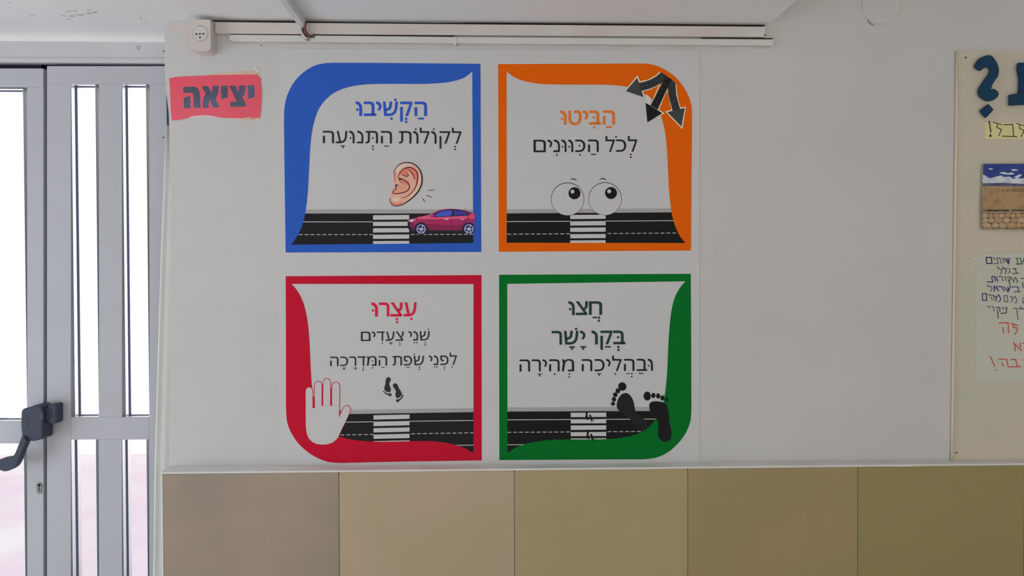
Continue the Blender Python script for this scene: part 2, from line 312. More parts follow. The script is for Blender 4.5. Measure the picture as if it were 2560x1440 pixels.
# wall with its crooked plaster edge
edge_px = [(412, 58), (411.5, 100), (412, 168), (414.5, 225), (417.5, 245), (419.5, 262), (422, 285), (422.6, 312), (424, 400), (427, 470),
           (428, 490), (426, 560), (425, 700), (424.5, 860), (423.5, 900), (422, 1030), (421, 1100), (422, 1116), (423.5, 1126), (421.5, 1134), (421, 1168)]
pts = [at(x, y, 0) for x, y in edge_px]
loop = [(p.x, p.z) for p in pts] + [(pts[-1].x, 0.0), (XR, 0.0), (XR, ZTOP), (XS, ZTOP), (XS, ZS), (pts[0].x, ZS)]
loop[0] = (pts[0].x, ZS - 0.001)
v = [(x, 0.0, z) for x, z in loop] + [(x, 0.10, z) for x, z in loop]; n = len(loop)
wall = link('wall_front', v, [tuple(range(n)), tuple(range(2*n - 1, n - 1, -1))] + [(i, i + n, (i + 1) % n + n, (i + 1) % n) for i in range(n)], paint)
tag(wall, kind='structure')

# ledge and tiled dado standing proud of the wall
tl = at(402.5, 1180.5, -0.055); trr = at(2560, 1158, -0.034)
zt = tl.z; ztr = trr.z
def dado_y(x): return -0.055 + (x - tl.x)/(trr.x - tl.x)*0.021
def dado_z(x): return zt + (x - tl.x)/(trr.x - tl.x)*(ztr - zt)
x0 = tl.x; x1 = XR
ld = []
for x in (x0, x1):
    ld += [(x, 0.0, dado_z(x) + 0.0015), (x, dado_y(x) - 0.001, dado_z(x)), (x, dado_y(x) - 0.001, dado_z(x) - 0.005), (x, 0.0, dado_z(x) - 0.012)]
ledge = link('ledge', ld, [(0, 1, 2, 3), (7, 6, 5, 4), (0, 4, 5, 1), (1, 5, 6, 2), (2, 6, 7, 3), (3, 7, 4, 0)], ledge_paint, wall)
ledge['label'] = 'white painted ledge over the beige tiles'
# ragged caulk strip where the paint runs down on the tiles
cl = []
xs_ = [x0 + i*(x1 - x0)/160 for i in range(161)]
for x in xs_:
    d = 0.0045 + 0.0016*math.sin(x*17) + random.random()*0.0018
    cl += [(x, dado_y(x) - 0.0016, dado_z(x) + 0.0002), (x, dado_y(x) - 0.0016, dado_z(x) - d*0.75)]
ck = link('caulk_line', cl, [(2*i, 2*i + 1, 2*i + 3, 2*i + 2) for i in range(160)], ledge_paint, wall)
# corner bead
def skew_box(name, xa, xb, za, zb, yoff, m, parent, depth=0.012, bev=0.0008, front=0.0):
    """box following the dado plane; tops follow the sloping ledge when zb is None"""
    zz = [(dado_z(xa) - 0.006 if zb is None else zb), (dado_z(xb) - 0.006 if zb is None else zb)]
    v = [(xa, dado_y(xa) - yoff, za), (xb, dado_y(xb) - yoff, za), (xb, dado_y(xb) + depth, za), (xa, dado_y(xa) + depth, za),
         (xa, dado_y(xa) - yoff, zz[0]), (xb, dado_y(xb) - yoff, zz[1]), (xb, dado_y(xb) + depth, zz[1]), (xa, dado_y(xa) + depth, zz[0])]
    o = link(name, v, boxv(0, 1, 0, 1, 0, 1)[1], m, parent)
    if bev: bevel(o, bev, 2)
    return o
jx = [at(x, 1300, dado_y(at(x, 1300, -0.05).x)).x for x in (408.5, 848, 1286, 1719.5, 2144.5)]
skew_box('corner_bead', tl.x, jx[0] - 0.0005, 0.0, None, 0.0008, trim_paint, wall, depth=0.05)
# backing of the tiles (grout)
bk = [(x0 + 0.006, dado_y(x0) + 0.002, 0.0), (x1, dado_y(x1) + 0.002, 0.0), (x1, 0.0, 0.0), (x0 + 0.006, 0.0, 0.0)]
bk = bk + [(x, y, (dado_z(x) - 0.013)) for x, y, z in bk]
link('grout_bed', bk, boxv(0, 1, 0, 1, 0, 1)[1], grout_m, wall)
step = (jx[4] - jx[1])/3
cols = jx + [jx[4] + step*(i + 1) for i in range(6)]
tile_cols = [((128, 118, 108), (144, 129, 113)), ((148, 131, 110), (141, 127, 103)), ((140, 124, 95), (132, 121, 92)), ((130, 113, 81), (123, 109, 80)), ((119, 106, 70), (114, 106, 68))]
gapw = 0.0011
rowz = [(0.462, None), (0.0, 0.460)]
for i in range(len(cols) - 1):
    a, b_ = tile_cols[min(i, 4)]
    Lq = (0.60, 0.51, 0.50, 0.49, 0.47)[min(i, 4)]
    tm = mat('tile_beige_%d' % min(i, 4), A(*a, L=Lq), 0.45, 0.35, scale=3.2, col2=A(*b_, L=Lq), bump=0.12, bscale=140, fac=(0.35, 0.65))
    for (za, zb) in rowz:
        xa, xb = cols[i] + (gapw if i else 0), cols[i + 1] - gapw
        if xb > XR: xb = XR
        if xa >= XR: continue
        skew_box('tile', xa, xb, za, zb, 0.0, tm, wall, bev=0.0006)

# low ceiling over wall and door, with a rounded cove down to the lintel
XE = pts[0].x
YD = DY
prof = [(YB, ZS), (0.0, ZS)]
crn = at(400, 99, DY)                                                  # visible turn from ceiling to lintel
cz = [(0.09, ZS), (0.112, ZS - 0.001), (0.126, ZS - 0.004), (0.135, ZS - 0.009), (0.139, ZS - 0.015), (0.14, ZS - 0.020)]
cs = box('ceiling', XL, XS, YB, 0.0, ZS, ZS + 0.12, soffit_paint); tag(cs, kind='structure')
cv_x0, cv_x1 = XL, XE + 0.0005
cvp = [(0.0, ZS)] + cz + [(0.14, ZS + 0.12), (0.0, ZS + 0.12)]
nn = len(cvp)
v = [(cv_x0, y, z) for y, z in cvp] + [(cv_x1 + 0.02 if y > 0.003 else cv_x1, y, z) for y, z in cvp]
lint_top = ZS + 0.12
# side face of the step up to the high ceiling
stp = box('ceiling_step', XS, XS + 0.012, YB, 0.0, ZS, ZTOP, soffit_paint, cs)
hi = box('ceiling_high', XS + 0.012, XR, YB, 0.10, ZTOP, ZTOP + 0.1, soffit_paint); tag(hi, kind='structure'); hi.name = 'ceiling_2'
# cove object
cov = link('cove', v, [tuple(range(nn))[::-1], tuple(range(nn, 2*nn))] + [(i, (i + 1) % nn, (i + 1) % nn + nn, i + nn) for i in range(nn)], soffit_paint, cs)
for p in cov.data.polygons: p.use_smooth = False

# flaking paint and small marks on the low ceiling
flake_d = mat('flake_grey', (0.60, 0.59, 0.56), 0.9, 0.1)  # even grey, darker than the ceiling paint
def flakes():
    vs_, fs_ = [], []
    spots = [(172, 29, 5, 1.6), (187, 27, 5, 1.5), (158, 40, 6, 1.0), (179, 41, 8, 2.0), (200, 37.5, 12, 1.8), (218, 33, 5, 1.2), (226, 34, 7, 1.4), (236, 32, 6, 1.8), (171, 48, 5, 1.4), (222, 26, 5, 1.0), (240, 29, 3, 1.0), (80, 39, 6, 0.6), (352, 46, 2.3, 1.8), (366, 57, 6, 0.5), (22, 7, 5, 0.5)]
    for (cx, cy, rx, ry) in spots:
        k = len(vs_); m_ = 9
        for i in range(m_):
            a = 2*math.pi*i/m_; q = 0.7 + 0.5*random.random()
            p = atz(cx + rx*math.cos(a)*q, cy + ry*math.sin(a)*q - rx*0.0, ZS - 0.0008)
            vs_.append(tuple(p))
        for i in range(m_):
            p = vs_[k + i]; vs_.append((p[0], p[1], ZS + 0.0002))
        fs_.append(tuple(range(k, k + m_)))
        for i in range(m_): fs_.append((k + i, k + (i + 1) % m_, k + m_ + (i + 1) % m_, k + m_ + i))
    return link('paint_flake', vs_, fs_, flake_d, cs)
flakes()['kind'] = 'stuff'

# floor, side walls
fl = box('floor', XL, XR, YB, 0.14, -0.1, 0.0, floor_m); tag(fl, kind='structure')
wl = box('wall_left', XL - 0.15, XL, YB, 0.2, 0.0, ZTOP, paint); tag(wl, kind='structure')
wr = box('wall_right', XR, XR + 0.15, YB, 0.10, 0.0, ZTOP, paint); tag(wr, kind='structure')
box('sun_block_slab', XL - 0.15, XS, YB, 0.24, ZS + 0.1205, ZS + 0.3, yard_m, cs)  # unseen slab, added only to keep the sun out of the room

# dark strip painted as the shade in the ragged crack between low ceiling and wall
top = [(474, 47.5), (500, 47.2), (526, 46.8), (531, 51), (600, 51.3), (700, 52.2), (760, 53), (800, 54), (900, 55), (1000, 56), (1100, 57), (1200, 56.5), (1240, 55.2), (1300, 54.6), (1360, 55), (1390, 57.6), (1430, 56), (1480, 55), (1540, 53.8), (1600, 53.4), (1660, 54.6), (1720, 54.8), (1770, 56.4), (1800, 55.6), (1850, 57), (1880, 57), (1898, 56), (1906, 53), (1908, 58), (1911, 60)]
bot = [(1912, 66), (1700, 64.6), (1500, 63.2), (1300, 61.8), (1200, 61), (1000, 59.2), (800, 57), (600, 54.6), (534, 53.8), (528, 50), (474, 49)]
ck = prism('ceiling_crack_shade', top + bot, -0.0015, 0.004, shade_and_marks, wall); ck['label'] = 'dark strip as the shade in the ragged crack between ceiling and wall'

# ---------------------------------------------------------------- lintel (trim_1)
zl_top = ZS
lint_l = [(-60, 85), (470, 88), (470, 158.2), (330, 158), (120, 157.5), (105, 159), (-60, 159.5)]
LX1 = XE + 0.05
def wpx(x, y, Y): return at(x, y, Y)
lz0 = at(300, 158, DY).z
ln = box('trim_1', XL, XE + 0.06, DY, 0.24, lz0, ZS + 0.12, lint_m); tag(ln, kind='structure')
lm = box('lintel_moulding', XL, XE + 0.06, DY - 0.004, DY, lz0, at(300, 146, DY).z, lint_m, ln, bev=0.002)
sc_ = prism('lintel_screw', circ(344, 118.5, 5.5), DY - 0.002, DY + 0.002, mat('filler_grey', (0.52, 0.52, 0.52), 0.7), ln, bev=0.0008)
prism('lintel_nail', circ(409, 128, 1.6, 8), DY - 0.001, DY + 0.002, shade_and_marks, ln)

# ---------------------------------------------------------------- doors
DT = 0.055
def drect(name, x0, y0, x1, y1, parent, m=None, Y0=DY, Y1=DY + DT, bev=0.0012):
    return prect(name, x0, y0, x1, y1, Y0, Y1, m or door_paint, parent, bev)
zfloor_px = lambda x: 1990
d2 = empty('door_2', at(265, 1440, DY) * 1.0); tag(d2, kind='structure')
d1 = empty('door_1', at(60, 1440, DY) * 1.0); tag(d1, kind='structure')
BOTP = 1925            # pixel row of the door foot on the frame plane
# right leaf: two tall slots over two low slots
drect('top_rail', 117, 165, 470, 210.5, d2)
drect('stile', 117, 210.5, 177.3, BOTP, d2)
drect('mullion', 247, 210.5, 305, 1042.5, d2)
drect('mullion', 247, 1099, 305, 1800, d2)
drect('stile', 373, 210.5, 470, BOTP, d2)
drect('middle_rail', 177.3, 1042.5, 373, 1099, d2)
drect('bottom_rail', 177.3, 1800, 373, BOTP, d2)
GY = DY + 0.024
def pane(parent, x0, y0, x1, y1, extend=14):
    """glass in the middle of the frame depth with a dark gasket round it; x0..y1 = opening on the front plane"""
    a = at(x0, y0, DY); b_ = at(x1, y1, DY)
    g = box('glass_pane', a.x, b_.x, GY, GY + 0.005, b_.z, a.z, glass, parent)
    w = 0.0025
    vv, ff = [], []
    for q in ((a.x, a.x + w, b_.z, a.z), (b_.x - w*0.3, b_.x, b_.z, a.z), (a.x, b_.x, a.z - w, a.z), (a.x, b_.x, b_.z, b_.z + w)):
        v_, f_ = boxv(q[0], q[1], GY - 0.0022, GY + 0.0072, q[2], q[3], len(vv)); vv += v_; ff += f_
    link('gasket', vv, ff, gask_m, g)
    vv, ff = [], []
    w = 0.0008
    for q in ((a.x, a.x + w, b_.z, a.z), (b_.x - w, b_.x, b_.z, a.z), (a.x + w, b_.x - w, a.z - w, a.z), (a.x + w, b_.x - w, b_.z, b_.z + w)):
        for (ya, yb) in ((DY + 0.0015, GY - 0.0023), (GY + 0.0073, DY + DT - 0.001)):
            v_, f_ = boxv(q[0], q[1], ya, yb, q[2], q[3], len(vv)); vv += v_; ff += f_
    link('reveal_glow_lining', vv, ff, reveal_glow_m, g)  # thin lining added so the reveals look lit from outside
gask_m = mat('gasket_blue', (0.10, 0.12, 0.22), 0.7, 0.2)
pane(d2, 177.3, 210.5, 247, 1042.5); pane(d2, 305, 210.5, 373, 1042.5)
pane(d2, 177.3, 1099, 247, 1800); pane(d2, 305, 1099, 373, 1800)
sm = prism('filled_screw', [(272, 215), (279, 214), (280, 224), (273, 225)], DY - 0.0008, DY + 0.002, mat('filler_pale', (0.56, 0.57, 0.61), 0.6), d2)
prism('door_screw', circ(408.5, 343.5, 1.7, 8), DY - 0.001, DY + 0.002, shade_and_marks, d2)
# left leaf: wide glass over wide glass
drect('top_rail', -700, 171, 108, 218, d1)
drect('stile', 67.5, 218, 108.5, BOTP, d1)
drect('middle_rail', -640, 1052, 67.5, 1109, d1)
drect('stile', -700, 218, -640, BOTP, d1)
drect('bottom_rail', -640, 1800, 67.5, BOTP, d1)
pane(d1, -640, 218, 67.5, 1052); pane(d1, -640, 1109, 67.5, 1800)
# rebates behind the gaps, coloured dark as the shade in them
prect('rebate_shade', 104, 160, 122, BOTP, DY + 0.022, DY + 0.045, gap_shade, d2)
prect('rebate_shade', 100, 150, 470, 172, DY + 0.022, DY + 0.045, gap_shade, d2)
for a, b_ in ((-700, 48), (60, 77.5), (84, 97), (115, 122)):
    prect('rebate_shade', a, 161, b_, 180, DY + 0.03, DY + 0.05, gap_shade, d1)
prect('rebate_shade', -700, 148, 122, 164.6, DY + 0.022, DY + 0.045, gap_shade, d1)
prect('rebate_shade', -700, 168.6, 110, 182, DY + 0.022, DY + 0.045, gap_shade, d1)
# panic lock on the left leaf
LY = DY - 0.055
body = [(52, 1030), (55, 1024), (60, 1021), (74, 1019.5), (80, 1015), (90, 1013), (99, 1014), (103.5, 1018), (106, 1024), (107, 1030), (107.6, 1095), (104, 1098), (84, 1103.5), (64, 1102), (56, 1098), (53, 1090), (51, 1060)]
prism('lock_body', body, LY, DY, lock_m, d1, bev=0.006, seg=3)
lever = cr([(54, 1092), (50, 1102), (45, 1114), (40, 1127), (34, 1138), (25, 1143), (12, 1145), (0, 1148), (-8, 1155), (-8, 1167), (-2, 1174), (10, 1178.5), (24, 1176), (36, 1168), (44, 1155), (50, 1140), (57, 1122), (66, 1102, 1), (60, 1092, 1)], 4, True)
prism('lever_handle', lever, LY - 0.008, LY + 0.018, lock_m, d1, bev=0.006, seg=3, smooth=False)
prism('latch_bolt', [(95, 1032), (112, 1031), (112, 1050), (95, 1051)], LY + 0.0235, LY + 0.04, mat('latch_grey', (0.16, 0.16, 0.19), 0.4, 0.5), d1)
prism('latch_window', [(94, 1032), (107, 1031), (107, 1050), (94, 1051)], LY - 0.001, LY + 0.004, mat('latch_grey2', (0.085, 0.085, 0.12)), d1)
prism('lock_sticker', [(56, 1035), (66, 1035), (66.5, 1043), (56, 1043)], LY - 0.0008, LY + 0.002, mat('sticker_olive', (0.06, 0.068, 0.085), 0.5), d1)
prism('lock_sticker', [(56, 1052), (68, 1052), (68, 1070), (56, 1070)], LY - 0.0008, LY + 0.002, mat('sticker_olive', (0.06, 0.068, 0.085), 0.5), d1)
kb = prism('keyhole', cr([(97, 1206), (103, 1210), (104.5, 1217), (102.5, 1223), (103, 1232), (99, 1235), (92, 1234), (90, 1226), (88.5, 1218), (90, 1209)], 4, True), DY - 0.003, DY + 0.004, steel_m, d1, bev=0.001)
prism('key_slot', circ(97.5, 1213, 3.6, 12), DY - 0.0036, DY + 0.002, hole_m, kb)
prism('key_slot', [(95.5, 1217), (99, 1217), (99, 1229), (95.5, 1229)], DY - 0.0036, DY + 0.002, mat('slot_grey', (0.08, 0.08, 0.075)), kb)
kb['label'] = 'worn steel cylinder keyhole'
# strike box on the right leaf
prism('strike_box', [(120, 1012), (137, 1010.5), (139.5, 1013), (139.5, 1057), (136, 1060), (121, 1059), (118, 1052), (112, 1052), (112, 1020), (117, 1020)], DY - 0.04, DY, lock_m, d2, bev=0.003)
# dark slab painted as shade where the plaster has broken away beside the door frame
gp = prism('plaster_gap_shade', [(415.8, 232), (430, 232), (430, 312), (417.2, 312), (416.6, 275)], 0.012, 0.03, gap_shade, wall); gp['label'] = 'dark slab as the shade of the gap in the broken plaster edge'

# ---------------------------------------------------------------- long white cover strip standing behind the wall edge (trim_2)
SY = 0.055
left_e = [(415.5, 312), (409.8, 480), (405, 600), (398, 820), (391.5, 1040), (388, 1160), (386.5, 1300), (384.6, 1440), (381, 1925)]
def strip():
    vs_, fs_ = [], []
    prof_ = [(0.0, 0.010, 0.006), (0.0, 0.0, 0.0), (0.004, 0.0, -0.004), (0.007, 0.0, 0.002), (0.020, 0.0, 0.000), (0.035, 0.0, 0.006), (0.046, 0.0, 0.020), (0.052, 0.0, 0.045)]
    for i, (x, y) in enumerate(left_e):
        p = at(x, y, SY)
        wmul = 1.0
        for (dx, _, dy) in prof_:
            vs_.append((p.x + dx*wmul, SY + dy, p.z))
    k = len(prof_)
    for i in range(len(left_e) - 1):
        for j in range(k - 1):
            fs_.append((i*k + j, (i + 1)*k + j, (i + 1)*k + j + 1, i*k + j + 1))
    o = link('trim_2', vs_, fs_, trim_paint, smooth=True)
    s = o.modifiers.new('s', 'SOLIDIFY'); s.thickness = 0.0018; s.offset = 1
    return tag(o, kind='structure')
strip()
# jamb filling the space between the door frame and the end of the wall
jm = box('trim_3', XE + 0.012, XE + 0.06, 0.10, DY, 0.0, lz0, trim_paint); tag(jm, kind='structure')

# ---------------------------------------------------------------- the yard behind the doors
yd = box('floor_yard', -9, 6, 0.26, 4.3, -0.12, -0.02, pave_m); tag(yd, kind='structure'); yd.name = 'floor_2'
yb = box('floor_back', -9, 6, -14, YB, -0.12, -0.02, floor_m); yb.name = 'floor_3'; tag(yb, kind='structure')
yw = box('wall_yard', -9, 6, 4.3, 4.5, -0.02, 3.6, yard_m); yw.name = 'wall_back'; tag(yw, kind='structure')
box('kerb', -9, 6, 4.22, 4.3, -0.02, 0.035, kerb_m, yw)
box('threshold', XL, XE + 0.06, 0.14, 0.26, -0.1, 0.0, floor_m, fl)

# ================================================================ cable trunking under the ceiling
def trunk(name, a, b_, c, d, Y0, m, label, cat, group=None, ends=None):
    o = prism(name, [a, b_, c, d], Y0, -0.0003, m, None, bev=0.0015)
    tag(o, label, cat, group)
    return o
t1 = empty('cable_trunking', at(1200, 75, 0)); tag(t1, 'wide pinkish-white cable trunking running from the socket box under the ceiling', 'trunking')
prism('channel', [(537, 56), (1911, 66.8), (1911, 91), (537, 82.8)], -0.012, 0.0, conduit_w, t1, bev=0.0008)
prism('cover', [(537, 55.2), (1909, 66.4), (1909, 92.4), (537, 83.4)], -0.018, -0.0122, conduit_m, t1, bev=0.0012)
prism('end_cap', [(1907.5, 66.0), (1913, 66.2), (1913, 92.6), (1907.5, 92.6)], -0.019, 0.0, conduit_w, t1, bev=0.0008)
t2 = empty('cable_trunking', at(1250, 98, 0)); tag(t2, 'slim white cable trunking just below the wide one, its ends free', 'trunking')
prism('channel', [(574, 87.5), (1931, 99.2), (1931, 112.6), (574, 102)], -0.008, 0.0, conduit_w, t2, bev=0.0008)
prism('cover', [(573, 86.0), (1138, 91.8), (1138, 107.6), (580, 102.8), (572, 98)], -0.016, -0.0081, conduit_w, t2, bev=0.0015)
prism('cover', [(1139, 91.9), (1932, 98.0), (1932, 113.4), (1139, 107.8)], -0.016, -0.0081, conduit_w, t2, bev=0.0015)
prism('joint_clip', [(1134, 91), (1140.5, 91.2), (1140.5, 111.5), (1134, 111)], -0.0185, -0.0005, trim_paint, t2, bev=0.0015)
prism('end_cap', [(1929.5, 97.4), (1933.5, 97.5), (1933.5, 114.2), (1929.5, 114)], -0.0168, 0.0, conduit_w, t2, bev=0.0006)
link_dark = prism('joint_line', [(1220, 62.6), (1912, 0), (1912, 1), (1220, 1)], -0.001, 0.0, shade_and_marks, t1) if False else None

prism('dark_seam', [(574, 84.6), (1138, 89.2), (1138, 91.2), (574, 85.8)], -0.008, -0.0005, shade_and_marks, t2)
prism('dark_seam', [(1755, 94.4), (1933, 95.4), (1933, 97.6), (1755, 96)], -0.0165, -0.0005, shade_and_marks, t2)
prism('chipped_corner', [(1911.5, 83), (1914, 88.5), (1912, 90), (1910.5, 88)], -0.0198, -0.002, shade_and_marks, t1)
# caulk smear along the underside of the slim trunking
smear = mat('caulk_smear', (0.66, 0.63, 0.58), 0.8, 0.1, scale=12, col2=(0.72, 0.70, 0.68))
sx = [580 + i*(1932 - 580)/90 for i in range(91)]
up_ = [(x, 103.5 + (x - 580)*0.00815 - 1.2) for x in sx]
dn_ = [(x, 103.5 + (x - 580)*0.00815 + 5.2 + 1.6*math.sin(x*0.03) + 2.2*random.random()) for x in reversed(sx)]
prism('caulk_smear', up_ + dn_, -0.0006, 0.001, smear, t2)

# trunk coming forward along the low ceiling
t3 = empty('cable_trunking', at(765, 55, -0.02)); tag(t3, 'short narrow trunking crossing the ceiling towards the viewer with a ragged cut end', 'trunking')
hx = at(765, 64, -0.018)
tx1 = hx.x; tx0 = tx1 - 0.0185; tz0 = ZS - 0.0235
bx = box('channel', tx0 + 0.0008, tx1 - 0.0008, -1.6, -0.0205, tz0 + 0.004, ZS, conduit_w, t3, bev=0.0008)
bx = box('cover', tx0, tx1, -1.6, -0.0205, tz0, tz0 + 0.012, conduit_w, t3, bev=0.0015)
prism('cable_cover_end', [(743, 60), (757, 58), (762, 64), (758, 78), (752, 84), (747, 74)], -0.0265, -0.0205, conduit_w, t3, bev=0.0015)
def tube(name, pts3, r, m, parent, label=None, seg=8):
    vs_, fs_ = [], []
    n_ = len(pts3)
    for i, p in enumerate(pts3):
        p = Vector(p); d = (Vector(pts3[min(n_ - 1, i + 1)]) - Vector(pts3[max(0, i - 1)])).normalized()
        u = d.cross(Vector((0.3, 1, 0.2))).normalized(); w_ = d.cross(u)
        rr = r[i] if isinstance(r, (list, tuple)) else r
        for j in range(seg):
            a = 2*math.pi*j/seg
            vs_.append(tuple(p + u*rr*math.cos(a) + w_*rr*math.sin(a)))
    for i in range(n_ - 1):
        for j in range(seg):
            fs_.append((i*seg + j, i*seg + (j + 1) % seg, (i + 1)*seg + (j + 1) % seg, (i + 1)*seg + j))
    fs_ += [tuple(range(seg))[::-1], tuple(range((n_ - 1)*seg, n_*seg))]
    o = link(name, vs_, fs_, m, parent, smooth=True)
    if label: o['label'] = label
    return o
def pt(x, y, Y): return at(x, y, Y)
for (q, r_, mm) in (([(762, 56, -.028), (761, 66, -.029), (763, 76, -.029), (769, 87, -.026), (780, 92, -.022)], 0.0042, brown_m),
                    ([(757, 70, -.027), (757, 80, -.027), (763, 90, -.024), (771, 93, -.021)], 0.0030, brown_m),
                    ([(752, 70, -.026), (753, 80, -.026), (760, 91, -.024), (770, 98, -.020)], 0.0036, conduit_m),
                    ([(767, 62, -.026), (768, 76, -.026), (775, 86, -.023), (784, 88, -.020)], 0.0030, conduit_m)):
    tube('cable', [pt(*p) for p in q], r_, mm, t3)
prism('cable_stub', [(773, 84), (785, 85), (784.5, 93), (779, 91)], -0.0235, -0.016, mat('stub_dark', (0.12, 0.06, 0.08)), t3)
prism('cable_stub', [(762, 96.5), (769, 98), (774, 101), (764, 99.5)], -0.019, -0.010, shade_and_marks, t3)

# socket box
sb = empty('power_socket', at(499, 88, 0)); tag(sb, 'square surface-mounted power socket box at the left end of the trunking', 'socket')
ca = cr([(473, 50, 1), (525.5, 48.6, 1), (527, 116), (524, 124), (517, 127.5), (492, 127), (480, 123), (474, 116)], 4, True)
prism('box', ca, -0.047, 0.0, socket_m, sb, bev=0.003, seg=3)
rg = prism('socket_ring', circ(499, 83, 20.2, 32), -0.0485, -0.046, socket_m, sb, bev=0.001, holes=[circ(499, 83, 18.6, 32)])
fc = prism('socket_face', circ(499, 83, 18.2, 32), -0.0478, -0.046, conduit_m, sb, bev=0.0006)
for (x, y, r_) in ((491, 85, 2.3), (499.6, 84.8, 2.2), (508, 84.4, 2.2), (499.7, 93.4, 2.1)):
    prism('pin_hole', circ(x, y, r_, 12), -0.0484, -0.046, hole_m, fc)
# pinkish smear of old paint round the box
sp = mat('old_paint', (0.72, 0.645, 0.63), 0.7, 0.2, scale=20, col2=(0.745, 0.70, 0.685))
prism('old_paint_patch', cr([(413, 63), (430, 59), (455, 57), (472, 58), (480, 70), (486, 125), (540, 128), (552, 133), (520, 139), (488, 141), (483, 132), (470, 100), (455, 78), (432, 70), (415, 73)], 3, True), -0.0006, 0.001, sp, wall)

# round blank cover on the wall at the upper right
rc = prism('junction_cover', circ(2203, 13, 47, 48), -0.004, 0.0, paint, None, bev=0.0012)
tag(rc, 'round blanking plate painted over in wall white, high on the wall', 'cover plate')
# hairline at its lower rim
prism('rim_crack', cr([(2168, 48), (2174, 55), (2181, 60.5), (2186, 62.6), (2187, 64), (2180, 63), (2172, 56.5)], 3, True), -0.0016, 0.0005, mat('rim_brown', (0.36, 0.28, 0.27)), rc)

# small marks on the wall
prism('nail_hole', circ(653, 113, 1.5, 8), -0.0004, 0.001, shade_and_marks, wall)

# ================================================================ red exit sign
ex = empty('exit_sign', at(538, 243, 0)); tag(ex, 'torn glossy red paper sign with bold black Hebrew lettering beside the door', 'sign')
red_m = mat('exit_red', A(222, 68, 84, 0.52), 0.45, 0.4, scale=5, col2=A(230, 76, 92, 0.54))
S = Print(410, 160, 9.0, Y=-0.0008)
out_ = [(115, 325), (260, 292), (480, 278), (780, 265), (1000, 256), (1300, 246), (1600, 240), (1850, 238), (2080, 236), (2120, 258), (2170, 318), (2185, 335), (2168, 375), (2180, 440), (2190, 560), (2200, 680), (2188, 850), (2180, 1000), (2165, 1120), (2155, 1205), (2060, 1214), (1945, 1216), (1925, 1185), (1860, 1200), (1780, 1218), (1600, 1215), (1450, 1212), (1330, 1208), (1200, 1190), (1080, 1165), (950, 1150), (850, 1152), (740, 1160), (620, 1180), (560, 1205), (440, 1235), (360, 1255), (250, 1265), (175, 1262), (160, 1150), (150, 950), (140, 750), (135, 560), (125, 430)]
lp = [(410 + x/9, 160 + y/9) for x, y in out_]
prism('paper', lp, -0.0016, -0.0002, red_m, ex)
S = Print(410, 160, 9.0, Y=-0.0018)
ink = mat('ink_black', A(62, 66, 82, 0.53), 0.5, 0.35, scale=9, col2=A(74, 82, 108, 0.53))
S.poly(cr([(433, 520, 1), (660, 510), (715, 518), (765, 560), (800, 640), (812, 760), (822, 985, 1), (668, 990, 1), (660, 740), (650, 680), (620, 650), (440, 652, 1)], 5, True), ink)
S.poly([(443, 762), (500, 740), (590, 715), (597, 992), (450, 998)], ink)
S.poly(cr([(843, 502, 1), (990, 498, 1), (1078, 648, 1), (1092, 495, 1), (1226, 490, 1), (1228, 600), (1205, 700), (1160, 785, 1), (1248, 970, 1), (1108, 978, 1), (1022, 800, 1), (1010, 880), (1012, 982, 1), (872, 985, 1), (872, 860), (890, 750), (942, 668, 1)], 5, True), ink)
S.poly([(1278, 492), (1432, 488), (1434, 750), (1290, 800)], ink)
S.poly(cr([(1462, 490, 1), (1608, 486, 1), (1680, 630, 1), (1690, 486, 1), (1832, 482, 1), (1832, 600), (1810, 690), (1756, 752, 1), (1815, 840), (1838, 900), (1828, 958, 1), (1492, 966, 1), (1492, 850, 1), (1642, 846, 1)], 5, True), ink)
S.poly([(1882, 482), (2032, 478), (2040, 740), (1895, 792)], ink)
S.build('lettering', ex)
tape = mat('old_tape', A(172, 142, 122, 0.52), 0.5, 0.3, scale=14, col2=A(178, 160, 148, 0.52))
prism('tape', [(410 + x/9, 160 + y/9) for x, y in [(965, 250), (1100, 215), (1300, 198), (1600, 180), (1900, 168), (2080, 158), (2120, 170), (2110, 200), (2060, 236), (1500, 243)]], -0.0013, -0.0001, tape, ex)['label'] = 'brownish old tape'
prism('tape', [(410 + x/9, 160 + y/9) for x, y in [(1600, 1205), (1850, 1190), (2150, 1195), (2150, 1235), (1950, 1262), (1700, 1262), (1560, 1235)]], -0.0011, -0.0001, tape, ex)
fade = mat('faded_pink', A(196, 150, 160, 0.53), 0.6, 0.2, scale=14, col2=A(186, 166, 170, 0.53))
prism('torn_edge', [(410 + x/9, 160 + y/9) for x, y in [(560, 1200), (740, 1150), (950, 1140), (1080, 1155), (1300, 1200), (1330, 1222), (1150, 1206), (1000, 1182), (860, 1180), (740, 1200), (640, 1222), (560, 1228)]], -0.0011, -0.0001, fade, ex)
prism('torn_flap', [(410 + x/9, 160 + y/9) for x, y in [(2010, 60), (2060, 70), (2150, 170), (2130, 190), (2060, 140)]], -0.0016, -0.0001, ledge_paint, ex)['label'] = 'white curl of torn paper'

